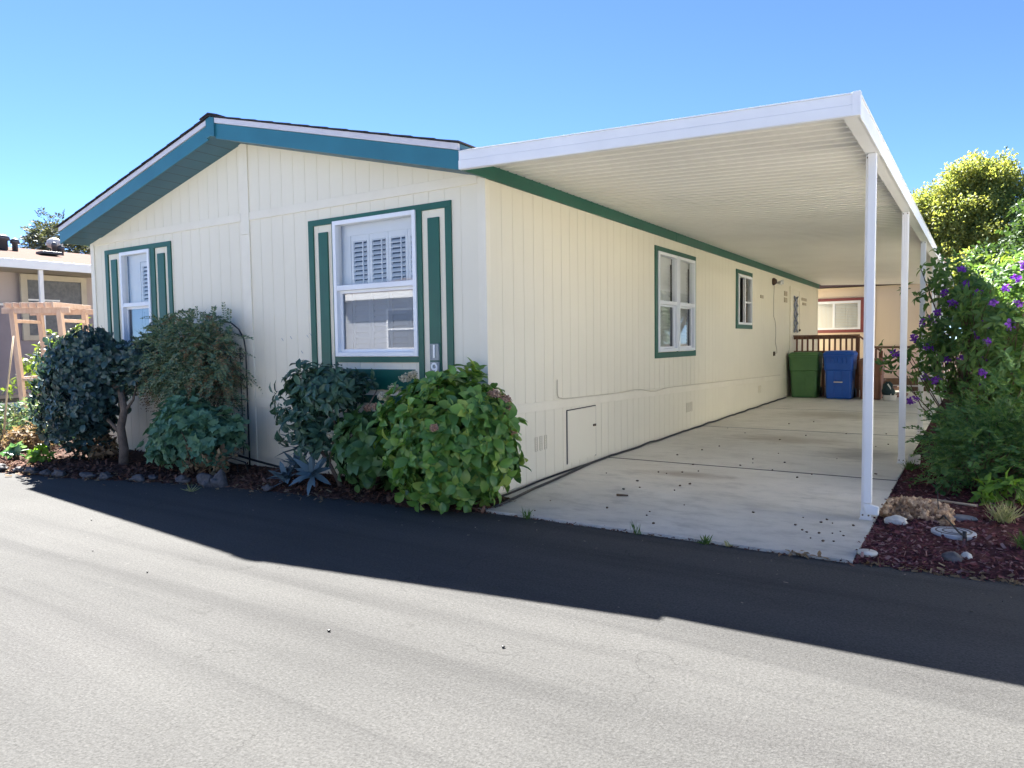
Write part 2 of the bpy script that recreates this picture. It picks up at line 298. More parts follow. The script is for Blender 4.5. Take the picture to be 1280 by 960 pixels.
# ------------------------------------------------------------------ builders
ORG = {}
def org(o): return ORG.get(o.name, Vector((0, 0, 0)))

class MB:
    def __init__(s): s.v = []; s.f = []; s.sm = []
    def add(s, vs, fs, smooth=False):
        k = len(s.v); s.v += [tuple(p) for p in vs]
        for f in fs: s.f.append([i + k for i in f]); s.sm.append(smooth)
        return s
    def box(s, x0, x1, y0, y1, z0, z1):
        return s.hexa([(x0, y0, z0), (x1, y0, z0), (x1, y1, z0), (x0, y1, z0), (x0, y0, z1), (x1, y0, z1), (x1, y1, z1), (x0, y1, z1)])
    def hexa(s, p):
        return s.add(p, [(0, 3, 2, 1), (4, 5, 6, 7), (0, 1, 5, 4), (1, 2, 6, 5), (2, 3, 7, 6), (3, 0, 4, 7)])
    def pbox(s, P, u0, u1, z0, z1, d0, d1):
        return s.hexa([P(u0, z0, d1), P(u1, z0, d1), P(u1, z0, d0), P(u0, z0, d0), P(u0, z1, d1), P(u1, z1, d1), P(u1, z1, d0), P(u0, z1, d0)])
    def prism(s, poly, ext):
        """closed polygon (3D points) swept along a vector"""
        n = len(poly); e = Vector(ext)
        a = [Vector(p) for p in poly]; b = [p + e for p in a]
        return s.add(a + b, [tuple(range(n))[::-1], tuple(range(n, 2 * n))] + [(i, (i + 1) % n, (i + 1) % n + n, i + n) for i in range(n)])
    def tube(s, pts, r, n=8, r1=None, cap=True, smooth=True):
        pts = [Vector(p) for p in pts]; m = len(pts); r1 = r if r1 is None else r1
        vs = []; fs = []; ref = None
        for i, p in enumerate(pts):
            d = (pts[min(i + 1, m - 1)] - pts[max(i - 1, 0)])
            d = d.normalized() if d.length > 1e-9 else Vector((0, 0, 1))
            if ref is None: ref = d.orthogonal().normalized()
            ref = (ref - d * ref.dot(d)); ref = ref.normalized() if ref.length > 1e-6 else d.orthogonal().normalized()
            q = d.cross(ref); rr = r + (r1 - r) * i / max(1, m - 1)
            for k in range(n):
                a = 2 * math.pi * k / n; vs.append(p + (ref * math.cos(a) + q * math.sin(a)) * rr)
        for i in range(m - 1):
            for k in range(n):
                k2 = (k + 1) % n; fs.append((i * n + k, i * n + k2, (i + 1) * n + k2, (i + 1) * n + k))
        if cap: fs += [tuple(range(n))[::-1], tuple(range((m - 1) * n, m * n))]
        return s.add(vs, fs, smooth)
    def lathe(s, prof, c, n=20, axis='z', smooth=True):
        c = Vector(c); vs = []; fs = []; m = len(prof)
        for (r, h) in prof:
            for k in range(n):
                a = 2 * math.pi * k / n; u, w = r * math.cos(a), r * math.sin(a)
                vs.append(c + (Vector((u, w, h)) if axis == 'z' else Vector((u, h, w)) if axis == 'y' else Vector((h, u, w))))
        for i in range(m - 1):
            for k in range(n):
                k2 = (k + 1) % n; fs.append((i * n + k, i * n + k2, (i + 1) * n + k2, (i + 1) * n + k))
        fs += [tuple(range(n))[::-1], tuple(range((m - 1) * n, m * n))]
        return s.add(vs, fs, smooth)
    def build(s, name, mat, parent=None, origin=None, bevel=0.0, recalc=True):
        o_ = org(parent) if parent else Vector(origin or (0, 0, 0))
        me = bpy.data.meshes.new(name)
        me.from_pydata([(p[0] - o_[0], p[1] - o_[1], p[2] - o_[2]) for p in s.v], [], s.f)
        for p, sm in zip(me.polygons, s.sm): p.use_smooth = sm
        if recalc:
            bm = bmesh.new(); bm.from_mesh(me); bmesh.ops.recalc_face_normals(bm, faces=bm.faces); bm.to_mesh(me); bm.free()
        me.update()
        return link(name, me, mat, parent, o_, bevel)

def link(name, me, mat, parent=None, o_=None, bevel=0.0):
    ob = bpy.data.objects.new(name, me); COL.objects.link(ob)
    if mat: me.materials.append(mat)
    if parent: ob.parent = parent
    elif o_ is not None: ob.location = o_
    ORG[ob.name] = Vector(o_ if o_ is not None else (0, 0, 0))
    if bevel:
        b = ob.modifiers.new('bevel', 'BEVEL'); b.width = bevel; b.segments = 2; b.limit_method = 'ANGLE'; b.angle_limit = R(40)
    return ob

def empty(name, loc):
    o = bpy.data.objects.new(name, None); COL.objects.link(o); o.location = loc; o.empty_display_size = 0.2
    ORG[o.name] = Vector(loc); return o

def tag(o, label=None, cat=None, group=None, kind=None):
    if label: o['label'] = label
    if cat: o['category'] = cat
    if group: o['group'] = group
    if kind: o['kind'] = kind
    return o

def front(u, z, d): return (u, -d, z)          # the house wall that faces the road (y = 0)
def side(u, z, d): return (d, u, z)            # the house wall under the carport (x = 0)

# ---- leaves as arrays
TPL = {}
def tpl(name, v, f): TPL[name] = (np.array(v, float), f)
tpl('ovate', [(0, 0, 0), (.28, .42, .10), (.28, 0, 0), (.28, -.42, .10), (.64, .40, .06), (.64, 0, -.05), (.64, -.40, .06), (1, 0, -.20)],
    [(0, 2, 1), (0, 3, 2), (1, 2, 5, 4), (2, 3, 6, 5), (4, 5, 7), (5, 6, 7)])
tpl('broad', [(0, 0, 0), (.14, .27, .06), (.14, 0, 0), (.14, -.27, .06), (.38, .46, .10), (.38, 0, .0), (.38, -.46, .10), (.64, .42, .07), (.64, 0, -.04), (.64, -.42, .07), (.86, .22, -.06), (.86, 0, -.12), (.86, -.22, -.06), (1, 0, -.22)],
    [(0, 2, 1), (0, 3, 2), (1, 2, 5, 4), (2, 3, 6, 5), (4, 5, 8, 7), (5, 6, 9, 8), (7, 8, 11, 10), (8, 9, 12, 11), (10, 11, 13), (11, 12, 13)])
tpl('diamond', [(0, 0, 0), (.5, .5, .06), (1, 0, -.08), (.5, -.5, .06)], [(0, 2, 1), (0, 3, 2)])
tpl('blade', [(0, .35, 0), (0, -.35, 0), (.35, .5, .02), (.35, -.5, .02), (.7, .36, -.03), (.7, -.36, -.03), (1, 0, -.14)],
    [(0, 1, 3, 2), (2, 3, 5, 4), (4, 5, 6)])
tpl('chip', [(0, .5, 0), (0, -.5, 0), (1, -.4, .05), (1, .45, .02)], [(0, 1, 2, 3)])
tpl('lobed', [(0, 0, 0), (.12, .5, .06), (.5, .62, .03), (.62, .3, .05), (1, 0, -.14), (.62, -.3, .05), (.5, -.62, .03), (.12, -.5, .06), (.45, 0, -.02)],
    [(0, 8, 1), (1, 8, 3, 2), (3, 8, 4), (4, 8, 5), (5, 8, 7, 6), (7, 8, 0)])

def nrm(a): return a / np.maximum(np.linalg.norm(a, axis=-1, keepdims=True), 1e-9)

class Leaves:
    def __init__(s): s.parts = []
    def add(s, P, D, U, L, W, t='ovate'):
        P = np.asarray(P, float).reshape(-1, 3); n = len(P)
        if n == 0: return s
        s.parts.append((P, np.broadcast_to(np.asarray(D, float), (n, 3)), np.broadcast_to(np.asarray(U, float), (n, 3)),
                        np.broadcast_to(np.asarray(L, float), (n,)), np.broadcast_to(np.asarray(W, float), (n,)), t))
        return s
    def build(s, name, mat, parent=None, origin=None):
        o_ = org(parent) if parent else Vector(origin or (0, 0, 0))
        VV = []; LI = []; LT = []; base = 0
        for P, D, U, L, W, t in s.parts:
            tv, tf = TPL[t]; D = nrm(D); Y = nrm(np.cross(U, D)); Z = np.cross(D, Y)
            v = P[:, None] + D[:, None] * (tv[None, :, 0:1] * L[:, None, None]) + Y[:, None] * (tv[None, :, 1:2] * W[:, None, None]) + Z[:, None] * (tv[None, :, 2:3] * L[:, None, None])
            n, k = len(P), len(tv); VV.append(v.reshape(-1, 3))
            li = np.concatenate([np.array(f) for f in tf]); lt = np.array([len(f) for f in tf])
            LI.append((li[None] + (np.arange(n) * k)[:, None]).reshape(-1) + base); LT.append(np.tile(lt, n)); base += n * k
        V = np.concatenate(VV) - np.array(o_)[None]; LI = np.concatenate(LI); LT = np.concatenate(LT)
        me = bpy.data.meshes.new(name)
        me.vertices.add(len(V)); me.vertices.foreach_set('co', V.astype(np.float32).reshape(-1))
        me.loops.add(len(LI)); me.loops.foreach_set('vertex_index', LI.astype(np.int32))
        me.polygons.add(len(LT)); ls = np.concatenate([[0], np.cumsum(LT)[:-1]])
        me.polygons.foreach_set('loop_start', ls.astype(np.int32)); me.polygons.foreach_set('loop_total', LT.astype(np.int32))
        me.update(calc_edges=True); me.validate()
        return link(name, me, mat, parent, o_)

def rdir(n):
    return nrm(RNG.normal(size=(n, 3)))
def lump(d, f, seed):
    return np.array([noise.noise(Vector((p[0] * f + seed, p[1] * f - seed, p[2] * f + 2 * seed))) for p in d])

def shell_points(c, rad, n, depth=0.35, up=0.2, lumpy=0.18, f=2.2, seed=1.0, zmin=None):
    d = rdir(n * 2); d[:, 2] += up; d = nrm(d)
    r = (1 + lumpy * 2 * lump(d, f, seed)) * (1 - depth * RNG.random(len(d)) ** 1.6)
    P = np.array(c) + d * np.array(rad) * r[:, None]
    nn = nrm(d / np.array(rad))
    if zmin is not None:
        k = P[:, 2] > zmin; P = P[k]; nn = nn[k]
    return P[:n], nn[:n]

def rosettes(lv, P, A, k, L, W, tilt=(50, 95), t='ovate', lj=0.3):
    """k leaves around each shoot tip P with axis A"""
    n = len(P); A = nrm(A)
    ref = nrm(np.cross(A, rdir(n))); q = np.cross(A, ref)
    for i in range(k):
        a = 2 * math.pi * i / k + RNG.normal(size=n) * 0.35
        tl = np.radians(RNG.uniform(tilt[0], tilt[1], n))
        rad = ref * np.cos(a)[:, None] + q * np.sin(a)[:, None]
        D = A * np.cos(tl)[:, None] + rad * np.sin(tl)[:, None]
        U = A * np.sin(tl)[:, None] - rad * np.cos(tl)[:, None] + rdir(n) * 0.25
        s = 1 + RNG.normal(size=n) * lj; s = np.clip(s, 0.45, 1.5)
        lv.add(P + D * 0.01 + A * (RNG.random(n) * -0.04)[:, None], D, U, L * s, W * s, t)

def fronds(lv, P, A, L, k=9, leaf=0.045, w=0.018, droop=0.35, t='diamond'):
    """arching stems with paired leaflets"""
    n = len(P); A = nrm(A); S = nrm(np.cross(A, np.array([0, 0, 1.0]) + rdir(n) * 0.3))
    Ls = L * RNG.uniform(0.6, 1.25, n)
    lv.add(P, A + np.array([0, 0, -droop]), S, Ls, .006, 'blade')
    for i in range(k):
        s = (i + 1) / k
        Q = P + A * (Ls * s)[:, None]; Q[:, 2] -= droop * Ls * s * s
        T = nrm(A + np.array([0, 0, -2 * droop * s]))
        for sg in (1, -1):
            D = T * 0.55 + S * sg * 0.85 + rdir(n) * 0.3
            U = np.cross(S, T) * -1 + rdir(n) * 0.4; U[:, 2] += 0.6
            sz = leaf * (1 - 0.45 * abs(s - 0.45)) * RNG.uniform(0.7, 1.3, n)
            lv.add(Q, D, U, sz, sz * (w / leaf), t)

def stems(mb, base, tips, r=0.008, bend=0.15, n=5):
    base = Vector(base)
    for p in tips:
        p = Vector(p); mid = base.lerp(p, 0.5) + Vector((random.uniform(-1, 1), random.uniform(-1, 1), random.uniform(-.2, .6))) * bend * (p - base).length * 0.4
        mb.tube([base, base.lerp(mid, 0.55), mid, mid.lerp(p, 0.6), p], r, n, r * 0.35)

def rock_mesh(c, rad, seed, sub=3, rough=0.35, flat=1.0):
    bm = bmesh.new(); bmesh.ops.create_icosphere(bm, subdivisions=sub, radius=1.0)
    for v in bm.verts:
        d = v.co.normalized()
        k = 1 + rough * noise.noise(d * 1.3 + Vector((seed, seed * 2, 0))) + rough * 0.6 * noise.noise(d * 3.1 + Vector((0, seed, seed)))
        v.co = Vector((d.x * rad[0], d.y * rad[1], d.z * rad[2])) * k
    mb = MB(); mb.add([v.co + Vector(c) for v in bm.verts], [[v.index for v in f.verts] for f in bm.faces], True); bm.free()
    return mb

# ------------------------------------------------------------------ setting: ground, road, beds, slab
mb = MB()
mb.add([(-400, -400, -.03), (400, -400, -.03), (400, 400, -.03), (-400, 400, -.03)], [(0, 1, 2, 3)])
tag(mb.build('ground', M['soil'], recalc=False), kind='structure')

mb = MB()
mb.add([(-70, -7.2, 0), (70, -7.2, 0), (70, .2, 0), (-70, .2, 0)], [(0, 1, 2, 3)])
tag(mb.build('road', M['road'], recalc=False), kind='structure')

def lerp_curve(pts, x):
    for (a, b), (c, d) in zip(pts, pts[1:]):
        if x <= c:
            t = max(0, (x - a) / (c - a)); return b + (d - b) * t
    return pts[-1][1]
LEFT_EDGE = [(-14, -1.75), (-8, -1.72), (-6.6, -1.70), (-6.0, -1.62), (-5.1, -1.50), (-4.2, -1.22), (-3.1, -.93), (-2.2, -.80), (-1.4, -.72), (-.5, -.66), (.05, -.60), (.45, -.42)]
def left_edge(x): return lerp_curve(LEFT_EDGE, x) + .035 * noise.noise(Vector((x * 5, 3, 0))) + .02 * noise.noise(Vector((x * 17, 9, 0)))
def right_edge(x): return -.43 + .03 * max(0, x - 3.2) + .03 * noise.noise(Vector((x * 6, 13, 0))) + .02 * noise.noise(Vector((x * 19, 5, 0)))
def slab_x(y): return 3.245 + .0125 * y

def bed_z(dist, x, y):
    return -.012 + .06 * (1 - math.exp(-max(0, dist) / .12)) + .022 * noise.noise(Vector((x * 3, y * 3, 1))) * min(1, max(0, dist) / .15) + .008 * noise.noise(Vector((x * 21, y * 21, 4)))
def make_bed(name, mat, xs, y_of, ny, zf):
    v = []; f = []
    for i, x in enumerate(xs):
        y0, y1 = y_of(x)
        for j in range(ny + 1):
            t = (j / ny) ** 1.7; y = y0 + (y1 - y0) * t
            v.append((x, y, zf(x, y)))
    n = ny + 1
    for i in range(len(xs) - 1):
        for j in range(ny): f.append((i * n + j, (i + 1) * n + j, (i + 1) * n + j + 1, i * n + j + 1))
    mb = MB(); mb.add(v, f, True)
    return tag(mb.build(name, mat, recalc=False), kind='structure')
def zl(x, y): return bed_z(min(y - left_edge(x), (.35 - x)), x, y)
def zr(x, y): return bed_z(min(y - right_edge(x), x - slab_x(y) + .03), x, y)
make_bed('planting_bed', M['bed_left'], [-14 + i * .07 for i in range(int(14.36 / .07))], lambda x: (left_edge(x) - .04, .03 if x > -7.1 else 9), 26, zl)
# the bed on the right follows the slab
v = []; f = []
nx, ny = 70, 130
for j in range(ny + 1):
    for i in range(nx + 1):
        t = (i / nx) ** 1.5; s = (j / ny) ** 1.5
        y = -.47 + s * 22; x = slab_x(y) - .006 + t * 2.3
        y = y if j else right_edge(x) - .04
        v.append((x, y, zr(x, y)))
for j in range(ny):
    for i in range(nx): a = j * (nx + 1) + i; f.append((a, a + 1, a + nx + 2, a + nx + 1))
mb = MB(); mb.add(v, f, True); tag(mb.build('planting_bed', M['bed_right'], recalc=False), kind='structure')

# concrete driveway: separate panels over a dirty joint
mb = MB(); mb.add([(-.3, -.44, .004), (3.22, -.40, .004), (3.46, 18.4, .004), (-.3, 18.4, .004)], [(0, 1, 2, 3)])
tag(mb.build('driveway_joint_bed', M['joint'], recalc=False), kind='structure')
mb = MB()
JO = [-.45, 2.70, 6.55, 10.35, 14.15, 18.3]
for a, b in zip(JO, JO[1:]):
    g = .03
    n = 160
    def fy(x): return (-.46 + .012 * noise.noise(Vector((x * 4, 0, 0))) + .008 * noise.noise(Vector((x * 22, 0, 3))) + .006 * noise.noise(Vector((x * 60, 2, 3)))) if a < 0 else a + g
    top = [(-.25 + (slab_x(a) + .25) * i / n, ) for i in range(n + 1)]
    A = [(p[0], fy(p[0])) for p in top]; B = [(-.25 + (slab_x(b) + .25) * i / n, b - g) for i in range(n + 1)]
    h = .022; k = len(mb.v)
    vs = [(x, y, h) for x, y in A] + [(x, y, h) for x, y in B] + [(x, y, -.02) for x, y in A] + [(x, y, -.02) for x, y in B]
    m = n + 1; fs = []
    for i in range(n):
        fs += [(i, i + 1, m + i + 1, m + i), (i, 2 * m + i, 2 * m + i + 1, i + 1), (m + i, m + i + 1, 3 * m + i + 1, 3 * m + i)]
    fs += [(n, 2 * m + n, 3 * m + n, m + n), (0, m, 3 * m, 2 * m)]
    mb.add(vs, fs)
tag(mb.build('driveway', M['slab']), kind='structure')
mb = MB()
for b in JO[1:-1]: mb.box(-.25, slab_x(b) - .004, b - .028, b + .028, .006, .0195)
tag(mb.build('driveway_joint', M['joint']), kind='structure')
SLAB = .022

# mulch chips, countless
def chips(name, mat, region, n, size=(.012, .05), zoff=0.0):
    P = []; 
    while len(P) < n:
        p = region()
        if p: P.append(p)
    P = np.array(P); P[:, 2] += zoff
    D = rdir(n); D[:, 2] *= .35; U = np.array([0, 0, 1.0]) + rdir(n) * .55
    L = RNG.uniform(size[0], size[1], n)
    lv = Leaves(); lv.add(P, D, U, L, L * RNG.uniform(.25, .6, n), 'chip')
    return tag(lv.build(name, mat), kind='stuff')
def reg_left():
    x = random.uniform(-9.5, .3); y0 = left_edge(x)
    y = y0 - .03 + abs(random.gauss(0, .42)) if random.random() < .8 else random.uniform(y0, 0)
    if y > -.01 and x > -7.1: return None
    if y > 3: return None
    return (x, y, zl(x, y) + random.uniform(.001, .012))
def reg_right():
    t = random.random() ** 1.6; y = -.45 + t * 4.5; x = slab_x(max(y, -.4)) - .012 + random.random() ** 1.3 * 2.4
    if y < right_edge(x) - .03: return None
    return (x, y, zr(x, y) + random.uniform(.001, .012))
chips('mulch', M['chips_brown'], reg_left, 13000, (.015, .06))
chips('mulch', M['chips_red'], reg_right, 12000, (.012, .045))
def reg_litter():
    x = random.uniform(3.3, 5.5); y = right_edge(x) + abs(random.gauss(0, .05)) - .03
    return (x, y, max(.002, zr(x, y)) + random.uniform(.001, .01))
chips('leaf_litter', M['lf_dry'], reg_litter, 420, (.012, .05))
def reg_litter2():
    x = random.uniform(-8.5, -1); y = left_edge(x) + random.gauss(.06, .12)
    return (x, y, max(.002, zl(x, y)) + random.uniform(.002, .015))
chips('leaf_litter', M['lf_dry'], reg_litter2, 420, (.02, .07))

def reg_seam():
    x = random.uniform(.25, 3.25); return (x, -.475 + random.gauss(0, .012), .006 + random.random() * .006)
chips('seam_dirt', M['chips_brown'], reg_seam, 420, (.008, .03))
def reg_grit():
    x = random.uniform(-4, 5); y = -.5 - abs(random.gauss(0, .55)); y = min(y, left_edge(x) - .02) if x < .3 else y
    return (x, y, .003)
chips('road_grit', M['grit'], reg_grit, 260, (.006, .022))

# ------------------------------------------------------------------ the mobile home
W = 7.05; RX = -3.53
home = empty('mobile_home', (-3.5, 0, 0))
tag(home, 'cream sided mobile home with green trim, a low gable and white windows facing the road', 'house')

def grooved(P, u0, u1, z0, ztop, grooves, holes, kinks=()):
    bp = {u0, u1} | set(kinks)
    gw = .006
    for g in grooves:
        if u0 + .02 < g < u1 - .02: bp |= {g - gw / 2, g + gw / 2}
    for h in holes: bp |= {h[0], h[1]}
    bp = sorted(bp); mb = MB(); prev = None
    for a, b in zip(bp, bp[1:]):
        mid = (a + b) / 2; gr = any(abs(mid - g) < gw / 2 for g in grooves); d = -.003 if gr else 0.0
        cuts = sorted([(h[2], h[3]) for h in holes if h[0] < mid < h[1]])
        segs = []; lo = z0
        for c0, c1 in cuts: segs.append((lo, c0)); lo = c1
        segs.append((lo, None))
        for s0, s1 in segs:
            za, zb = (ztop(a), ztop(b)) if s1 is None else (s1, s1)
            mb.add([P(a, s0, d), P(b, s0, d), P(b, zb, d), P(a, za, d)], [(0, 1, 2, 3)])
            if gr:
                for u, zt in ((a, za), (b, zb)):
                    mb.add([P(u, s0, d), P(u, s0, 0), P(u, zt, 0), P(u, zt, d)], [(0, 1, 2, 3)])
    return mb
def gable(x): return 3.975 - (3.975 - 3.085) * abs(x - RX) / 3.52
HF = [(-6.255, -5.55, 1.42, 2.845), (-2.002, -.851, 1.395, 2.845)]
gf = [-.09 - .197 * i for i in range(1, 36)]
grooved(front, -W, 0, -.06, gable, gf, HF, (RX,)).build('siding', M['siding'], home, recalc=False)
HS = [(4.46, 6.115, 1.355, 2.82), (8.87, 9.895, 1.83, 2.81)]
gs = [.68 - 1.22 * 3 + .2033 * i for i in range(110)]
grooved(side, 0, 18, -.06, lambda u: 3.10, gs, HS).build('siding', M['siding'], home, recalc=False)
mb = MB()
mb.add([(-W, 0, -.06), (-W, 18, -.06), (-W, 18, 3.1), (-W, 0, 3.1)], [(0, 1, 2, 3)])
mb.add([(-W, 18, -.06), (0, 18, -.06), (0, 18, 3.1), (RX, 18, 3.97), (-W, 18, 3.1)], [(0, 1, 2, 3, 4)])
mb.build('siding', M['siding'], home, recalc=False)

# trim boards
def trim(name, mat, parts, bevel=.003):
    mb = MB()
    for p in parts: mb.pbox(*p)
    return mb.build(name, mat, home, bevel=bevel)
trim('belt_board', M['trim_cream'], [(front, -6.96, -3.585, 3.02, 3.115, -.01, .014), (front, -3.425, -.085, 3.02, 3.115, -.01, .014)])
trim('batten', M['trim_cream'], [(front, -3.58, -3.43, 2.86, 3.94, -.01, .016), (front, -3.58, -3.43, -.05, 2.855, -.01, .016)])
trim('corner_board', M['trim_cream'], [(front, -.082, .012, -.05, 3.07, -.01, .016), (side, .0105, .058, -.05, 3.05, -.01, .0115)])
trim('corner_board', M['trim_cream'], [(front, -7.06, -6.965, -.05, 3.07, -.01, .016)])
trim('skirt_board', M['trim_cream'], [(front, -6.96, -3.585, .775, .885, -.01, .013), (front, -3.425, -.085, .775, .885, -.01, .013)])
mb = MB()
zs = lambda y: .885 - .0205 * y
mb.hexa([side(.06, zs(0) - .095, .012), side(17.9, zs(17.9) - .095, .012), side(17.9, zs(17.9) - .095, -.01), side(.06, zs(0) - .095, -.01),
         side(.06, zs(0), .012), side(17.9, zs(17.9), .012), side(17.9, zs(17.9), -.01), side(.06, zs(0), -.01)])
mb.build('skirt_board', M['trim_cream'], home, bevel=.003)

# roof: one low gable body, shingles, boxed rakes
RB = [(.0, 3.07), (.0, 3.29), (RX, 4.15), (-7.10, 3.245), (-7.10, 3.03), (RX, 3.94)]
mb = MB(); mb.prism([(x, -.385, z) for x, z in RB], (0, 18.7, 0)); mb.build('roof', M['soffit'], home)
mb = MB()
for (xa, za, xb, zb) in ((RX, 4.153, .03, 3.283), (RX, 4.153, -7.14, 3.238)):
    n = 13
    for i in range(n):          # shingle courses step down the slope
        t0, t1 = i / n, (i + 1) / n
        p0 = (xa + (xb - xa) * t0, za + (zb - za) * t0); p1 = (xa + (xb - xa) * t1, za + (zb - za) * t1)
        mb.prism([(p0[0], -.445, p0[1] + .004), (p1[0], -.445, p1[1] + .004), (p1[0], -.445, p1[1] + .019), (p0[0], -.445, p0[1] + .012)], (0, 18.78, 0))
mb.prism([(RX - .16, -.45, 4.135), (RX, -.45, 4.176), (RX + .16, -.45, 4.135), (RX + .16, -.45, 4.15), (RX, -.45, 4.194), (RX - .16, -.45, 4.15)], (0, 18.8, 0))
mb.build('shingles', M['shingle'], home)
def rake(name, mat, sgn, zoff0, zoff1, y0, y1, x_in=.0):
    xe, ze = (.0, 3.29) if sgn > 0 else (-7.10, 3.245)
    xr = RX + (sgn * x_in)
    k = (ze - 4.15) / (xe - RX)
    zr_ = 4.15 + k * (xr - RX)
    mb = MB(); mb.prism([(xr, y0, zr_ + zoff0), (xe, y0, ze + zoff0), (xe, y0, ze + zoff1), (xr, y0, zr_ + zoff1)], (0, y1 - y0, 0))
    return mb.build(name, mat, home, bevel=.003)
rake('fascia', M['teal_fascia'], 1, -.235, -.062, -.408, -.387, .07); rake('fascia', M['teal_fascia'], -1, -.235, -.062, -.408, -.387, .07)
rake('drip_edge', M['drip'], 1, -.060, .000, -.422, -.387, .07); rake('drip_edge', M['drip'], -1, -.060, .000, -.422, -.387, .07)
mb = MB(); mb.prism([(RX - .075, -.43, 4.133), (RX, -.43, 4.152), (RX + .075, -.43, 4.133), (RX + .075, -.43, 3.915), (RX, -.43, 3.932), (RX - .075, -.43, 3.915)], (0, .042, 0))
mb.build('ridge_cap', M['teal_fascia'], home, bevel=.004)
mb = MB(); mb.box(.002, .028, -.384, 5.2, 3.055, 3.19); mb.box(.002, .028, 5.206, 11.4, 3.055, 3.19); mb.box(.002, .028, 11.406, 18.1, 3.055, 3.19)
mb.build('eave_board', M['teal'], home, bevel=.003)
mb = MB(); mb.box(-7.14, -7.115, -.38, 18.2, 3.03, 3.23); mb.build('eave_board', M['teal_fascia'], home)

# windows ---------------------------------------------------------
def shutter(win, P, u0, u1, z0, z1, d, open_, step=.052, rod=None):
    f = MB(); st = .035
    f.pbox(P, u0, u0 + st, z0, z1, d - .012, d + .012); f.pbox(P, u1 - st, u1, z0, z1, d - .012, d + .012)
    f.pbox(P, u0 + st, u1 - st, z1 - .06, z1, d - .012, d + .012); f.pbox(P, u0 + st, u1 - st, z0, z0 + .05, d - .012, d + .012)
    z = z0 + .07
    while z < z1 - .06:
        dz = .017 if open_ else .0275
        w = .022 if open_ else .008
        a = [P(u0 + st, z - dz, d + w), P(u1 - st, z - dz, d + w), P(u1 - st, z + dz, d - w), P(u0 + st, z + dz, d - w)]
        b = [P(u0 + st, z - dz + .006, d + w + .002), P(u1 - st, z - dz + .006, d + w + .002), P(u1 - st, z + dz + .006, d - w + .002), P(u0 + st, z + dz + .006, d - w + .002)]
        f.hexa(a + b); z += step
    if rod is not None:
        u = u0 + (u1 - u0) * rod; f.pbox(P, u - .006, u + .006, z0 + .06, z1 - .08, d + .026, d + .036)
    return f.build('shutter', M['shutter'], win)

def window(P, u0, u1, z0, z1, mid, name='window', frame=.035, depth=.32):
    """the vinyl frame is the part; recess, panes and shutters hang from it"""
    f = MB(); o0, o1 = -.06, .034
    f.pbox(P, u0 - .012, u0 + frame, z0 - .012, z1 + .012, o0, o1); f.pbox(P, u1 - frame, u1 + .012, z0 - .012, z1 + .012, o0, o1)
    f.pbox(P, u0 + frame, u1 - frame, z1 - frame, z1 + .012, o0, o1); f.pbox(P, u0 + frame, u1 - frame, z0 - .012, z0 + frame, o0, o1)
    if mid: f.pbox(P, u0 + frame, u1 - frame, mid - .028, mid + .028, o0 + .02, o1 - .004)
    w = f.build(name, M['vinyl'], home, bevel=.004)
    r = MB()
    a, b = -.062, -depth
    q = lambda u, z, d: P(u, z, d)
    r.add([q(u0, z0, a), q(u1, z0, a), q(u1, z0, b), q(u0, z0, b)], [(0, 1, 2, 3)]); r.add([q(u0, z1, a), q(u1, z1, a), q(u1, z1, b), q(u0, z1, b)], [(0, 1, 2, 3)])
    r.add([q(u0, z0, a), q(u0, z1, a), q(u0, z1, b), q(u0, z0, b)], [(0, 1, 2, 3)]); r.add([q(u1, z0, a), q(u1, z1, a), q(u1, z1, b), q(u1, z0, b)], [(0, 1, 2, 3)])
    r.add([q(u0, z0, b), q(u1, z0, b), q(u1, z1, b), q(u0, z1, b)], [(0, 1, 2, 3)])
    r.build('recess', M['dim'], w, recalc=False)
    return w
def pane(win, P, u0, u1, z0, z1, d, mat, sash=0.0):
    g = MB(); g.add([P(u0, z0, d), P(u1, z0, d), P(u1, z1, d), P(u0, z1, d)], [(0, 1, 2, 3)])
    g.build('pane', mat, win, recalc=False)
    if sash:
        s = MB(); e = d + .012; b = d - .012
        s.pbox(P, u0, u0 + sash, z0, z1, b, e); s.pbox(P, u1 - sash, u1, z0, z1, b, e)
        s.pbox(P, u0 + sash, u1 - sash, z0, z0 + sash, b, e); s.pbox(P, u0 + sash, u1 - sash, z1 - sash, z1, b, e)
        s.build('sash', M['vinyl'], win, bevel=.002)

# big front window
w2 = window(front, -2.002, -.851, 1.395, 2.845, 2.13)
pane(w2, front, -1.967, -.886, 2.158, 2.81, -.012, M['glass'])
pane(w2, front, -1.967, -.886, 1.43, 2.102, -.030, M['glass_screen'], .032)
for i in range(4):
    a = -1.86 + i * .272
    shutter(w2, front, a, a + .268, 2.12, 2.70, -.11, True, .05, .72 if i in (0, 1, 2) else .5)
    shutter(w2, front, a, a + .268, 1.42, 2.10, -.11, False, .06)
mb = MB(); mb.pbox(front, -2.0, -.853, 2.70, 2.84, -.13, -.09); mb.pbox(front, -2.0, -1.862, 1.4, 2.70, -.13, -.09); mb.build('shutter_frame', M['shutter'], w2)
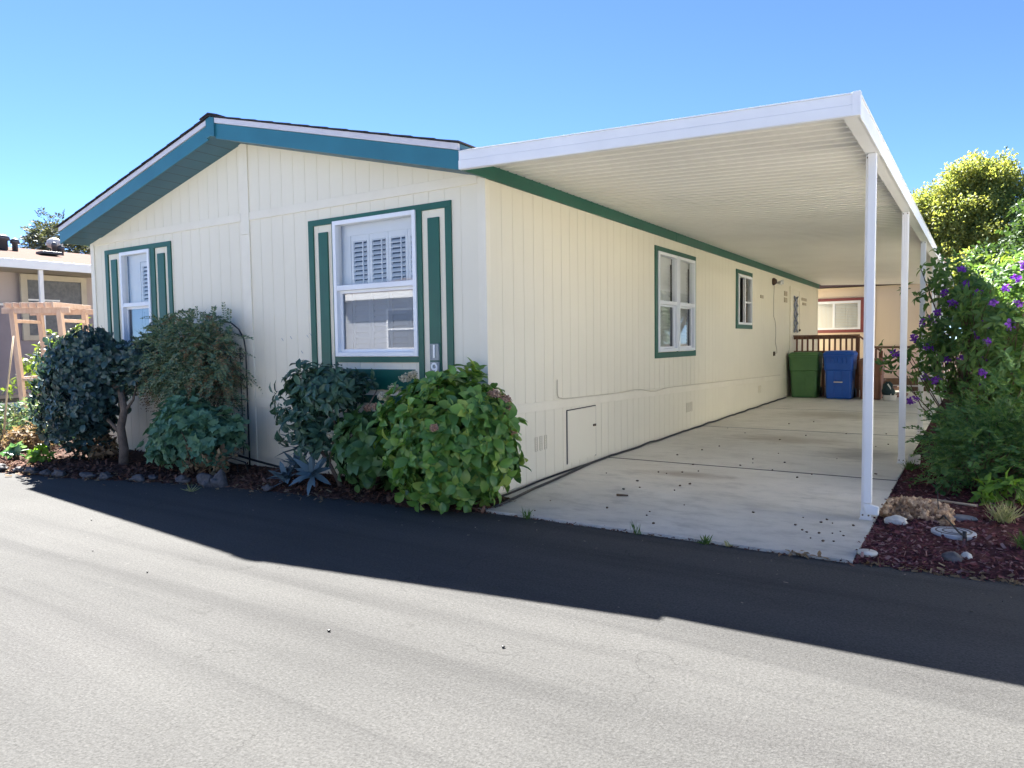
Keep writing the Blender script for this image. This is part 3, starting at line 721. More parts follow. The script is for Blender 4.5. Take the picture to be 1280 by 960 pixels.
# small front window
w1 = window(front, -6.255, -5.55, 1.42, 2.845, 2.115)
pane(w1, front, -6.22, -5.585, 2.143, 2.81, -.012, M['glass'])
pane(w1, front, -6.22, -5.585, 1.455, 2.087, -.030, M['glass_screen'], .03)
mb = MB(); mb.pbox(front, -6.25, -5.555, 2.715, 2.84, -.13, -.09); mb.pbox(front, -6.25, -5.96, 1.43, 2.715, -.13, -.09); mb.pbox(front, -5.68, -5.555, 1.43, 2.715, -.13, -.09)
mb.build('shutter_frame', M['shutter'], w1)
shutter(w1, front, -5.955, -5.685, 2.10, 2.71, -.11, True, .055, .75); shutter(w1, front, -5.955, -5.685, 1.43, 2.08, -.11, False, .055)
# paired side window
w3 = window(side, 4.46, 5.275, 1.355, 2.82, 2.085); w3b = window(side, 5.335, 6.115, 1.355, 2.82, 2.085)
for w, a, b in ((w3, 4.46, 5.275), (w3b, 5.335, 6.115)):
    pane(w, side, a + .035, b - .035, 2.113, 2.785, -.012, M['glass']); pane(w, side, a + .035, b - .035, 1.39, 2.057, -.03, M['glass_dark'], .03)
    shutter(w, side, a + .04, a + .40, 2.07, 2.70, -.1, True, .055, .8); shutter(w, side, a + .40, b - .03, 2.07, 2.70, -.1, False, .055)
    shutter(w, side, a + .04, a + .40, 1.38, 2.06, -.1, False, .055); shutter(w, side, a + .40, b - .03, 1.38, 2.06, -.1, False, .055)
    mb = MB(); mb.pbox(side, a, b, 2.70, 2.815, -.12, -.08); mb.build('shutter_frame', M['shutter'], w)
# small side slider, one half open
w4 = window(side, 8.87, 9.895, 1.83, 2.81, None)
mb = MB(); mb.pbox(side, 9.37, 9.43, 1.865, 2.775, -.03, .02); mb.pbox(side, 9.43, 9.86, 2.27, 2.30, -.03, .012); mb.build('sash', M['vinyl'], w4, bevel=.003)
pane(w4, side, 9.43, 9.86, 1.865, 2.775, -.012, M['glass_dark'])
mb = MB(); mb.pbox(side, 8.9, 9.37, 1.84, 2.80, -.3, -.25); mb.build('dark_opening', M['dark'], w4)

# painted surrounds of the two front windows
def surround(name, L, top, bot, zp, wz, right=True):
    """L: left/right edges of the outer band, side panels and window"""
    mb = MB(); T, d = M['teal'], .018
    o0, o1, p0, p1, i0, i1, j0, j1, q0, q1, r0, r1 = L
    b = lambda a, c, z0, z1: mb.pbox(front, a, c, z0, z1, -.01, d)
    b(o0, r1, top - .065, top); b(o0, o1, bot, top - .065); b(r0, r1, bot, top - .065)
    b(i0, i1, bot, top - .065); b(j0, j1, bot, top - .065)
    b(i1, j0, wz - .075, wz - .016); b(o0 + .05, r1 - .05, bot - .11, bot) if False else None
    b(i1, j0, bot, bot + .085); b(o1, i0, bot, bot + .085); b(j1, r0, bot, bot + .085)
    fr = mb.build(name, T, home, bevel=.003)
    for a, c in ((p0, p1), (q0, q1)):
        m2 = MB(); m2.pbox(front, a, c, bot + .13, zp, -.01, .02); m2.build('decorative_panel', T, fr, bevel=.004)
    m2 = MB()
    if j0 - i1 > .8: m2.pbox(front, i1 + .10, j0 - .06, 1.03, 1.247, -.01, .02)
    else: m2.pbox(front, i1 + .08, j0 - .05, 1.03, 1.25, -.01, .02)
    m2.build('decorative_panel', T, fr, bevel=.004)
    return fr
surround('window_surround', (-2.409, -2.329, -2.248, -2.106, -2.039, -2.015, -.838, -.772, -.692, -.549, -.474, -.397), 2.902, .885, 2.757, 1.395)
surround('window_surround', (-6.673, -6.594, -6.514, -6.374, -6.291, -6.268, -5.537, -5.43, -5.421 + .06, -5.204, -5.129, -5.05), 2.92, .885, 2.775, 1.42)
# side surrounds
for (a, b, z0, z1, m1) in ((4.343, 6.20, 1.25, 2.905, (5.287, 5.323)), (8.72, 9.985, 1.735, 2.915, None)):
    mb = MB(); mb.pbox(side, a, b, z1 - .075, z1, -.01, .018); mb.pbox(side, a, b, z0, z0 + .085, -.01, .018)
    e = .095 if m1 else .12
    mb.pbox(side, a, a + e, z0 + .085, z1 - .075, -.01, .018); mb.pbox(side, b - .07, b, z0 + .085, z1 - .075, -.01, .018)
    if m1: mb.pbox(side, m1[0], m1[1], z0 + .085, z1 - .075, -.01, .018)
    mb.build('window_surround', M['teal'], home, bevel=.003)

# house number tiles
def glyph(txt, size, name, mat, parent, mtx):
    cu = bpy.data.curves.new(name, 'FONT'); cu.body = txt; cu.size = size; cu.extrude = .004; cu.align_x = 'CENTER'; cu.align_y = 'CENTER'
    ob = bpy.data.objects.new('tmp', cu); COL.objects.link(ob); bpy.context.view_layer.update()
    me = bpy.data.meshes.new_from_object(ob.evaluated_get(bpy.context.evaluated_depsgraph_get())); me.name = name
    bpy.data.objects.remove(ob); bpy.data.curves.remove(cu)
    o_ = org(parent); me.transform(Matrix.Translation(-o_) @ mtx); return link(name, me, mat, parent, o_)
FRONTROT = Matrix.Rotation(math.pi / 2, 4, 'X')
for ch, zc in (('1', 1.425), ('9', 1.245)):
    mb = MB(); mb.pbox(front, -.677, -.565, zc - .083, zc + .083, .018, .034)
    fr = .014
    mb.pbox(front, -.677, -.565, zc + .083 - fr, zc + .083, .034, .040); mb.pbox(front, -.677, -.565, zc - .083, zc - .083 + fr, .034, .040)
    mb.pbox(front, -.677, -.677 + fr, zc - .069, zc + .069, .034, .040); mb.pbox(front, -.565 - fr, -.565, zc - .069, zc + .069, .034, .040)
    pl = mb.build('number_tile', M['plaque'], home, bevel=.003)
    glyph(ch, .19, 'digit', M['digit'], pl, Matrix.Translation((-.621, -.040, zc)) @ FRONTROT)

for (x, z) in ((-2.93, 1.60), (-2.78, 1.62), (-2.50, 1.63), (-2.45, 1.65), (-2.86, 1.20), (-2.60, 1.45)):
    mb = MB(); mb.tube([front(x, z, .0), front(x + .014, z - .016, .001), front(x + .028, z - .03, .0)], .003, 5); mb.build('scuff_mark', M['lattice'], home)

# side-wall fittings
mb = MB(); mb.pbox(side, 1.585, 2.32, .11, .715, .001, .016); hatch = mb.build('access_hatch', M['siding'], home, bevel=.004)
mb = MB(); mb.pbox(side, 1.575, 2.33, .717, .727, .001, .010); mb.pbox(side, 2.323, 2.333, .10, .717, .001, .010); mb.pbox(side, 1.572, 1.582, .10, .717, .001, .010); mb.build('gap', M['joint'], hatch)
mb = MB(); mb.pbox(side, 2.235, 2.30, .475, .50, .016, .03); mb.lathe([(.001, 0), (.014, 0), (.014, .022), (.001, .022)], (.016, 2.27, .487), 10, 'x'); mb.build('latch', M['rust'], hatch)
def vents(P, u0, z0, n=3, w=.055, h=.15, gap=.045):
    for i in range(n):
        a = u0 + i * (w + gap); mb = MB()
        mb.pbox(P, a, a + .008, z0, z0 + h, 0, .006); mb.pbox(P, a + w - .008, a + w, z0, z0 + h, 0, .006)
        for k in range(9):
            z = z0 + h * k / 8 - .004; mb.pbox(P, a + .008, a + w - .008, z, z + .008, 0, .006)
        mb.build('skirt_vent', M['vent'], home)
vents(side, .86, .345); vents(side, 5.75, .33, 3, .07); vents(side, 10.6, .33, 2, .09); vents(front, -5.02, .44, 2, .10, .17, .06)
pts = [(.012, 1.35, 1.09), (.012, 1.35, .93), (.012, 1.37, .89), (.013, 1.48, .868)]
for i in range(1, 60):
    y = 1.48 + i * .19
    s = .07 * math.exp(-((y - 4.3) / .35) ** 2) - .05 * math.exp(-((y - 3.6) / .3) ** 2)
    pts.append((.018, y, zs(y) + .008 - s * .5))
mb = MB(); mb.tube(pts, .006, 6); mb.build('cable', M['vent'], home)
# wall lamp with its hanging cord
mb = MB(); mb.lathe([(.001, 0), (.085, 0), (.09, .03), (.045, .09), (.001, .1)], (0, 11.94, 2.87), 16, 'x'); lamp = mb.build('wall_lamp', M['lampbrown'], home)
for (yy, zz) in ((12.02, 2.84), (12.2, 2.87)):
    mb = MB(); mb.lathe([(.02, 0), (.03, .04), (.055, .09), (.06, .11), (.001, .12)], (.07, yy, zz), 14, 'x'); mb.build('bulb', M['bulb'], lamp)
pts = [(.03, 11.95, 2.78), (.02, 11.95, 2.4), (.02, 11.97, 2.05), (.02, 12.12, 1.95), (.02, 12.19, 1.8), (.02, 12.20, 1.6), (.02, 12.16, 1.45), (.02, 12.24, 1.36), (.03, 12.27, 1.27), (.05, 12.2, 1.19), (.03, 12.08, 1.17)]
mb = MB(); mb.tube(pts, .007, 6); mb.build('cord', M['tan_trim'], lamp)
mb = MB(); mb.pbox(side, 12.02, 12.10, 1.12, 1.22, .0, .035); mb.build('outlet', M['rust'], home, bevel=.004)
for (y0, y1, z0, z1, m_) in ((10.72, 10.98, 2.43, 2.50, 'tanplate'), (13.18, 13.52, 2.60, 2.72, 'tanplate'), (13.18, 13.52, 2.44, 2.56, 'tanplate'), (15.45, 16.15, 2.58, 2.66, 'tanplate'), (15.6, 16.1, 2.46, 2.53, 'tanplate')):
    mb = MB(); mb.pbox(side, y0, y1, z0, z1, .0, .015)
    mb.build('wall_plate', M[m_], home, bevel=.003)
# door
mb = MB(); mb.pbox(side, 13.95, 15.05, .82, 2.80, .0, .02); door = mb.build('door', M['trim_cream'], home, bevel=.004)
mb = MB(); mb.pbox(side, 13.85, 13.95, .82, 2.88, .0, .03); mb.pbox(side, 15.05, 15.15, .82, 2.88, .0, .03); mb.pbox(side, 13.95, 15.05, 2.80, 2.88, .0, .03); mb.build('door_frame', M['trim_cream'], door, bevel=.004)
mb = MB(); mb.pbox(side, 14.27, 14.80, 1.70, 2.64, .02, .026); mb.build('pane', M['glass_dark'], door)
mb = MB()
for k in range(4):
    z = 1.70 + .235 * k
    for s in (0, 1):
        a0, a1 = (14.30, 14.77) if s else (14.77, 14.30)
        mb.tube([side(a0, z, .032), side((a0 + a1) / 2, z + .118, .032), side(a1, z + .235, .032)], .022, 5)
mb.build('lattice', M['lattice'], door)
mb = MB(); mb.tube([side(14.98, 1.75, .03), side(14.98, 1.75, .07)], .03, 10); mb.build('handle', M['rust'], door)
mb = MB(); mb.pbox(side, 17.86, 18.01, -.05, 3.05, -.01, .012); mb.build('corner_board', M['trim_cream'], home)

# ------------------------------------------------------------------ carport
cp = empty('carport', (1.7, 9, 0))
tag(cp, 'white metal carport with a ribbed flat roof along the side of the cream home', 'carport')
def cx(y): return 3.238 + .0165 * y                        # its outer edge drifts outwards
CY0, CY1 = -.40, 18.6
def deck_z(x): return 3.185 - (3.185 - 3.045) * x / 3.2
mb = MB()
pitch = .155; n = int((CY1 - CY0) / pitch)
for i in range(n):
    y0 = CY0 + i * pitch
    pr = [(y0, .0), (y0 + .112, .0), (y0 + .120, .016), (y0 + .147, .016), (y0 + pitch, .0)]
    for (ya, ha), (yb, hb) in zip(pr, pr[1:]):
        xa, xb = cx(ya) - .02, cx(yb) - .02
        mb.add([(.03, ya, deck_z(0) + ha), (.03, yb, deck_z(0) + hb), (xb, yb, deck_z(3.2) + hb), (xa, ya, deck_z(3.2) + ha)], [(0, 1, 2, 3)])
mb.add([(.03, CY0, deck_z(0) + .046), (cx(CY0) - .02, CY0, deck_z(3.2) + .046), (cx(CY1) - .02, CY1, deck_z(3.2) + .046), (.03, CY1, deck_z(0) + .046)], [(0, 1, 2, 3)])
mb.build('roof_pan', M['white_deck'], cp, recalc=False)
mb = MB()       # front fascia, two stepped faces and a lip
x1 = cx(CY0) + .004
def slopebox(mb, za0, za1, zb0, zb1, y0, y1, xa, xb):
    mb.hexa([(xa, y0, za0), (xb, y0, zb0), (xb, y1, zb0), (xa, y1, za0), (xa, y0, za1), (xb, y0, zb1), (xb, y1, zb1), (xa, y1, za1)])
slopebox(mb, 3.062, 3.135, 2.955, 3.022, CY0 - .022, CY0 + .012, .004, x1)
slopebox(mb, 3.137, 3.212, 3.024, 3.090, CY0 - .014, CY0 + .012, .004, x1)
slopebox(mb, 3.212, 3.222, 3.090, 3.100, CY0 - .020, CY0 + .012, .004, x1)
slopebox(mb, 3.056, 3.062, 2.949, 2.955, CY0 - .022, CY0 + .03, .004, x1)
mb.box(x1 - .040, x1 + .012, CY0 - .027, CY0 + .02, 2.949, 3.104)
mb.build('front_fascia', M['white'], cp, bevel=.003)
def runbox(mb, xi, xo, z0, z1, y0=CY0 + .02, y1=CY1):
    mb.hexa([(cx(y0) + xi, y0, z0), (cx(y0) + xo, y0, z0), (cx(y1) + xo, y1, z0), (cx(y1) + xi, y1, z0), (cx(y0) + xi, y0, z1), (cx(y0) + xo, y0, z1), (cx(y1) + xo, y1, z1), (cx(y1) + xi, y1, z1)])
mb = MB(); runbox(mb, -.098, -.004, 2.958, 3.038); runbox(mb, -.004, .010, 2.952, 3.022); runbox(mb, -.004, .004, 3.024, 3.090); runbox(mb, -.01, .012, 3.090, 3.102)
mb.build('gutter_beam', M['white'], cp, bevel=.003)
def post(y):
    x = cx(y); mb = MB()
    mb.box(x - .098, x - .028, y - .035, y + .035, SLAB + .006, 2.956)
    for e in (-.082, -.063, -.044): mb.box(x + e - .003, x + e + .003, y - .039, y - .034, SLAB + .05, 2.95)
    p = mb.build('post', M['white'], cp, bevel=.005)
    mb = MB(); mb.box(x - .112, x - .014, y - .049, y + .049, SLAB + .001, SLAB + .007); mb.box(x - .102, x - .024, y - .041, y - .0355, SLAB + .008, SLAB + .075)
    mb.build('base_plate', M['white'], p, bevel=.002)
    for e in (-.085, -.041):
        for yy, zz in ((y - .0475, SLAB + .04), (y - .0405, 2.935)):
            mb = MB(); mb.lathe([(.001, 0), (.007, 0), (.007, .006), (.001, .006)], (x + e, yy, zz), 8, 'y'); mb.build('bolt', M['rust'], p)
for y in (.80, 3.90, 6.95, 10.05, 13.15, 16.3): post(y)
mb = MB()       # downspout in front of the first post with a kicked-out foot
x = cx(.75)
prof = [(x - .078, .712), (x - .016, .712), (x - .016, .760), (x - .078, .760)]
mb.hexa([(prof[0][0], prof[0][1], .17), (prof[1][0], prof[1][1], .17), (prof[2][0], prof[2][1], .17), (prof[3][0], prof[3][1], .17)] + [(a, b, 2.957) for a, b in prof])
mb.hexa([(x - .055, .710, .085), (x + .035, .710, .075), (x + .035, .762, .075), (x - .055, .762, .085), (x - .080, .710, .172), (x + .035, .710, .145), (x + .035, .762, .145), (x - .080, .762, .172)])
mb.build('downspout', M['white'], cp, bevel=.006)

# ------------------------------------------------------------------ wheeled bins
def wheelie_bin(mat, x0, x1, y0, h, label, kindname, style):
    xc = (x0 + x1) / 2; w = x1 - x0; dep = .78; yb = y0 + dep
    t = empty(kindname, (xc, y0 + dep / 2, SLAB)); tag(t, label, 'bin', 'wheeled bins in front of the deck')
    z0 = SLAB; zt = z0 + h
    def ring(s, sy, z, r=.07, n=5):
        a, b = w / 2 * s, dep / 2 * sy; p = []
        for cxs, cys, st in ((1, -1, -90), (1, 1, 0), (-1, 1, 90), (-1, -1, 180)):
            for i in range(n):
                an = R(st + 90 * i / (n - 1)); p.append((xc + cxs * (a - r) + r * math.cos(an), y0 + dep / 2 + cys * (b - r) + r * math.sin(an), z))
        return p
    def loft(rings):
        mb = MB(); m = len(rings[0]); vs = [p for r_ in rings for p in r_]; fs = []
        for i in range(len(rings) - 1):
            for k in range(m): fs.append((i * m + k, i * m + (k + 1) % m, (i + 1) * m + (k + 1) % m, (i + 1) * m + k))
        fs += [tuple(range(m))[::-1], tuple(range((len(rings) - 1) * m, len(rings) * m))]
        mb.add(vs, fs, False); return mb
    k = h / 1.18
    body = loft([ring(.80, .74, z0 + .01), ring(.82, .77, z0 + .05 * k), ring(.885, .86, z0 + .66 * k), ring(.89, .87, z0 + .70 * k), ring(.94, .91, z0 + .712 * k), ring(.965, .95, z0 + 1.02 * k), ring(.985, .97, z0 + 1.03 * k), ring(.985, .97, z0 + 1.06 * k)])
    if style == 'panel':       # proud upright panel on the front
        body.hexa([(xc + .06 * w, y0 + .08, z0 + .03), (xc + .33 * w, y0 + .08, z0 + .03), (xc + .33 * w, y0 + .2, z0 + .03), (xc + .06 * w, y0 + .2, z0 + .03),
                   (xc + .06 * w, y0 + .026, z0 + .69 * k), (xc + .36 * w, y0 + .026, z0 + .69 * k), (xc + .36 * w, y0 + .2, z0 + .69 * k), (xc + .06 * w, y0 + .2, z0 + .69 * k)])
    if style == 'grab':        # two cheeks leave a channel with a grab bar
        for s in (-1, 1):
            a, b = sorted((xc + s * .13 * w, xc + s * .37 * w))
            body.hexa([(a, y0 + .075, z0 + .03), (b, y0 + .075, z0 + .03), (b, y0 + .2, z0 + .03), (a, y0 + .2, z0 + .03), (a, y0 + .024, z0 + .69 * k), (b, y0 + .024, z0 + .69 * k), (b, y0 + .2, z0 + .69 * k), (a, y0 + .2, z0 + .69 * k)])
    bo = body.build('body', mat, t, bevel=.008)
    if style == 'grab':
        mb = MB(); mb.tube([(xc - .14 * w, y0 + .03, z0 + .42 * k), (xc + .14 * w, y0 + .03, z0 + .42 * k)], .014, 8); mb.build('grab_bar', M['vent_pale'], t)
        for i in range(5):
            mb = MB(); xx = xc + (-.26 + .13 * i) * w; mb.hexa([(xx - .022, y0 + .05, z0 + .78 * k), (xx + .022, y0 + .05, z0 + .78 * k), (xx + .022, y0 + .1, z0 + .78 * k), (xx - .022, y0 + .1, z0 + .78 * k), (xx - .015, y0 - .012, z0 + 1.02 * k), (xx + .015, y0 - .012, z0 + 1.02 * k), (xx + .015, y0 + .1, z0 + 1.02 * k), (xx - .015, y0 + .1, z0 + 1.02 * k)])
            mb.build('lid_rib', mat, t, bevel=.006)
    lid = loft([ring(1.0, 1.0, z0 + 1.062 * k, .06), ring(1.01, 1.02, z0 + 1.10 * k, .06), ring(.98, .98, z0 + 1.125 * k, .06), ring(.88, .86, zt - .012, .08), ring(.6, .6, zt, .08)])
    lid.build('lid', mat, t, bevel=.004)
    mb = MB(); mb.tube([(xc - .34 * w, yb - .02, zt - .10), (xc - .34 * w, yb + .07, zt - .05), (xc + .34 * w, yb + .07, zt - .05), (xc + .34 * w, yb - .02, zt - .10)], .016, 8); mb.build('handle', mat, t)
    for s in (-1, 1):
        mb = MB(); mb.lathe([(.02, -.03), (.12, -.03), (.125, 0), (.12, .03), (.02, .03)], (xc + s * (w / 2 - .06), yb - .06, z0 + .125), 18, 'x'); mb.build('wheel', M['black'], t)
    return t
wheelie_bin(M['bin_green'], .06, .79, 13.40, 1.16, 'green wheeled bin against the cream wall, left of the blue bin', 'wheeled_bin', 'panel')
wheelie_bin(M['bin_blue'], .90, 1.60, 13.27, 1.19, 'blue wheeled bin standing between the green and the brown bin', 'wheeled_bin', 'grab')
wheelie_bin(M['bin_brown'], 1.68, 2.22, 13.30, 1.0, 'brown wheeled bin right of the blue bin, partly behind the carport post', 'wheeled_bin', 'plain')
# tub and bag on the ground
b = empty('bag', (2.36, 13.35, SLAB)); tag(b, 'dark teal bag slumped in a white tub on the concrete beside the brown bin', 'bag')
mb = MB(); mb.lathe([(.001, 0), (.13, 0), (.155, .13), (.16, .135), (.145, .135), (.12, .02), (.001, .02)], (2.37, 13.35, SLAB + .001), 18); mb.build('tub', M['white'], b)
rock_mesh((2.33, 13.36, SLAB + .24), (.13, .13, .19), 3.3, 3, .35).build('bag_body', M['teal_cloth'], b)
mb = MB(); mb.tube([(2.40, 13.3, SLAB + .10), (2.38, 13.28, SLAB + .32), (2.33, 13.28, SLAB + .40)], .016, 8); mb.build('strap', M['white'], b)

# ------------------------------------------------------------------ deck with rail and steps in front of the side door
dk = empty('wooden_deck', (.85, 15.2, 0)); tag(dk, 'red-brown wooden deck with baluster rail and steps behind the wheeled bins', 'deck')
mb = MB()
for i in range(13): mb.box(.02, 1.55, 14.32 + i * .142, 14.32 + i * .142 + .136, .78, .82)
mb.build('deck_board', M['redwood'], dk)
mb = MB()
for i in range(16): mb.box(.03 + i * .097, .03 + i * .097 + .09, 14.30, 14.318, SLAB, .775)
mb.build('skirting', M['redwood'], dk)
mb = MB(); mb.box(.02, 1.60, 14.26, 14.36, 1.575, 1.61); mb.box(.03, 1.58, 14.285, 14.335, 1.50, 1.574); mb.build('top_rail', M['redwood'], dk, bevel=.004)
mb = MB(); mb.box(.03, 1.52, 14.285, 14.335, 1.14, 1.20); mb.build('bottom_rail', M['redwood'], dk, bevel=.004)
for i in range(11):
    x = .09 + i * .132; mb = MB(); mb.box(x, x + .045, 14.262, 14.284, .80, 1.56); mb.build('baluster', M['redwood'], dk, bevel=.003)
mb = MB(); mb.box(1.52, 1.61, 14.245, 14.335, SLAB, 1.57); mb.build('newel_post', M['redwood'], dk, bevel=.004)
mb = MB(); mb.box(2.04, 2.12, 14.345, 14.425, SLAB, 1.16); mb.build('newel_post', M['redwood'], dk, bevel=.004)
mb = MB(); mb.hexa([(1.60, 14.25, 1.53), (2.13, 14.25, 1.13), (2.13, 14.34, 1.13), (1.60, 14.34, 1.53), (1.60, 14.25, 1.58), (2.13, 14.25, 1.18), (2.13, 14.34, 1.18), (1.60, 14.34, 1.58)]); mb.build('stair_rail', M['redwood'], dk, bevel=.004)
for i in range(4):
    mb = MB(); z = .62 - i * .185
    if z > .03: mb.box(1.60 + i * .26, 1.60 + i * .26 + .255, 14.45, 15.5, z - .04, z); mb.build('step', M['redwood'], dk, bevel=.004)
mb = MB(); mb.hexa([(1.6, 14.31, .5), (2.1, 14.31, .12), (2.1, 14.343, .12), (1.6, 14.343, .5), (1.6, 14.31, .76), (2.1, 14.31, .40), (2.1, 14.343, .40), (1.6, 14.343, .76)]); mb.build('stringer', M['redwood'], dk)
for i in range(3):
    x = 1.70 + i * .13; mb = MB(); zb = .8 - (x - 1.6) * .72
    mb.box(x, x + .04, 14.262, 14.284, zb, zb + .70); mb.build('baluster', M['redwood'], dk)

# ------------------------------------------------------------------ house behind the carport
bh = empty('mobile_home', (1.5, 19.6, 0)); tag(bh, 'peach sided home with a maroon framed window at the far end of the carport', 'house')
mb = MB(); mb.box(-5, 3.0, 19.6, 25, -.05, 3.15); mb.build('siding', M['peach'], bh)
mb = MB(); mb.prism([(-5.3, 19.2, 3.15), (3.3, 19.2, 3.15), (3.3, 19.2, 3.35), (-5.3, 19.2, 3.35)], (0, 3.2, .8)); mb.prism([(-5.3, 25.4, 3.15), (3.3, 25.4, 3.15), (3.3, 25.4, 3.35), (-5.3, 25.4, 3.35)], (0, -3.0, .8)); mb.build('roof', M['roof_tan'], bh)
mb = MB(); mb.box(1.42, 2.99, 19.56, 19.598, -.02, 1.18); mb.build('skirting', M['pinkish'], bh)
mb = MB(); mb.box(1.40, 3.0, 19.55, 19.597, 1.185, 1.25); mb.box(1.36, 1.41, 19.55, 19.597, 0, 1.18); mb.build('trim_band', M['timber'], bh)
mb = MB(); mb.box(1.33, 1.46, 19.57, 19.597, 1.26, 3.1); mb.box(2.62, 2.70, 19.57, 19.597, 1.26, 3.1); mb.build('batten', M['peach'], bh, bevel=.004)
mb = MB(); mb.box(-.95, 1.13, 19.54, 19.598, 2.72, 2.81); mb.box(-.95, 1.13, 19.54, 19.598, 1.70, 1.80); mb.box(1.03, 1.13, 19.54, 19.598, 1.80, 2.72); mb.box(-.95, -.85, 19.54, 19.598, 1.80, 2.72); mb.build('window_surround', M['maroon'], bh, bevel=.004)
mb = MB(); mb.box(-.85, 1.03, 19.55, 19.59, 2.64, 2.72); mb.box(-.85, 1.03, 19.55, 19.59, 1.80, 1.87); mb.box(.95, 1.03, 19.55, 19.59, 1.87, 2.64); mb.box(-.85, -.77, 19.55, 19.59, 1.87, 2.64); mb.box(.20, .28, 19.55, 19.59, 1.87, 2.64)
bw = mb.build('window', M['vinyl'], bh, bevel=.004)
mb = MB(); mb.add([(-.77, 19.572, 1.87), (.95, 19.572, 1.87), (.95, 19.572, 2.64), (-.77, 19.572, 2.64)], [(0, 1, 2, 3)]); mb.build('pane', M['glass'], bw, recalc=False)
mb = MB()
for i in range(15):
    z = 1.88 + i * .05; mb.box(.28, .95, 19.578, 19.582, z, z + .043)
for i in range(24): mb.box(-.77 + i * .04, -.77 + i * .04 + .03, 19.578, 19.583, 1.87, 2.64)
mb.build('blind', M['shutter'], bw)
for y, z, c_, lb in ((17.0, .08, 'timber', 'weathered timber edging across the far end of the carport slab'), (19.2, .2, 'timber', 'dark timber edging along the foot of the peach home')):
    mb = MB(); mb.box(.6, 5.5, y, y + .12, -.02, z + .06)
    tag(mb.build('timber_edging', M[c_], origin=(3, y, 0), bevel=.01), lb, 'garden edging')
mb = MB(); mb.add([(1.9, 17.13, .03), (6.5, 17.13, .03), (6.5, 19.2, .06), (1.9, 19.2, .06)], [(0, 1, 2, 3)]); tag(mb.build('pale_gravel', M['rock_pale'], recalc=False), kind='structure')

# ------------------------------------------------------------------ neighbour on the left
nh = empty('mobile_home', (-12.2, 5, 0)); tag(nh, 'mauve neighbouring home with a tan shingle roof and white porch post, left edge', 'house')
mb = MB(); mb.box(-17.5, -12.2, -.6, 14, .55, 3.25); mb.build('siding', M['mauve'], nh)
mb = MB(); mb.box(-17.4, -12.12, -.55, 13.9, .62, 2.38); mb.build('lower_panel', M['mauve_dark'], nh)
mb = MB(); mb.box(-17.3, -12.3, -.5, 13.8, .30, .549); mb.build('skirting', M['vent_dark'], nh)
mb = MB(); mb.box(-12.12, -12.06, -.55, 1.18, 2.385, 2.43); mb.box(-12.12, -12.09, -.55, 13.9, .40, .47); mb.build('rail', M['white'], nh)
mb = MB()
mb.prism([(-10.95, -.9, 3.09), (-10.95, -.9, 3.17), (-14.6, -.9, 3.86), (-18.3, -.9, 3.17), (-18.3, -.9, 3.09)], (0, 15.5, 0)); mb.build('roof', M['roof_tan'], nh)
mb = MB(); mb.box(-10.98, -10.90, -.92, 14.6, 3.02, 3.185); mb.build('fascia', M['white'], nh, bevel=.005)
mb = MB(); mb.box(-12.19, -10.99, -.85, 14.5, 3.05, 3.088); mb.build('porch_ceiling', M['tan_trim'], nh)
for y in (-.5, 1.08, 4.1, 7.2):
    mb = MB(); mb.box(-11.05, -10.985, y - .035, y + .035, 0, 3.045); mb.build('porch_post', M['white'], nh, bevel=.005)
mb = MB(); mb.box(-12.12, -12.06, 1.18, 1.30, 1.7, 3.03); mb.box(-12.12, -12.06, 2.33, 2.44, 1.7, 3.03); mb.box(-12.12, -12.06, 1.30, 2.33, 2.92, 3.03); mb.box(-12.12, -12.06, 1.30, 2.33, 1.7, 1.8); nw = mb.build('window', M['tan_trim'], nh, bevel=.005)
mb = MB(); mb.box(-12.115, -12.09, 1.30, 2.33, 1.8, 2.92); mb.build('pane', M['rock_slate'], nw)
mb = MB(); mb.box(-12.09, -12.07, 1.30, 1.9, 2.50, 2.535); mb.build('sash', M['white'], nw)
def roof_z(x): return 3.17 + (x + 10.95) / (-3.65) * .69
def rvent(y, x, r, h, name, mat, cap=1.45):
    z = roof_z(x); mb = MB(); mb.lathe([(.001, -.05), (r, -.05), (r, h), (r * cap, h), (r * cap, h + .07), (r * .7, h + .11), (.001, h + .12)], (x, y, z), 16); return mb.build(name, M[mat], nh)
rvent(1.48, -13.5, .10, .20, 'roof_vent', 'vent_dark', 1.4); rvent(1.72, -13.5, .055, .15, 'roof_vent', 'vent_dark', 1.6)
rvent(2.46, -13.4, .045, .16, 'roof_vent', 'vent_dark', 1.2); rvent(2.64, -13.5, .06, .10, 'roof_vent', 'vent_dark', 1.4)
z = roof_z(-12.9); mb = MB(); mb.box(-13.05, -12.75, 1.92, 2.32, z + .02, z + .075); mb.build('roof_vent', M['vent_dark'], nh, bevel=.01)
z = roof_z(-13.6); mb = MB()
mb.lathe([(.02, .0), (.06, .0), (.06, .10), (.12, .13), (.155, .20), (.14, .28), (.07, .33), (.001, .335)], (-13.6, 2.56, z + .02), 20)
for k in range(20):
    a = 2 * math.pi * k / 20; ca, sa = math.cos(a), math.sin(a)
    mb.tube([(-13.6 + .12 * ca, 2.56 + .12 * sa, z + .15), (-13.6 + .165 * math.cos(a + .2), 2.56 + .165 * math.sin(a + .2), z + .22), (-13.6 + .08 * math.cos(a + .4), 2.56 + .08 * math.sin(a + .4), z + .34)], .008, 5)
mb.build('turbine_vent', M['vent_pale'], nh)

# home enlarged about the camera and set back, so its shadow clears the arbor
far = Matrix.Translation((-1.153, 1.68, -.45)) @ Matrix.Scale(1.3, 4)
for o in [c for c in COL.objects if c.parent is nh or (c.parent and c.parent.parent is nh)]:
    o.data.transform(Matrix.Translation(-org(nh)) @ far @ Matrix.Translation(org(nh)))

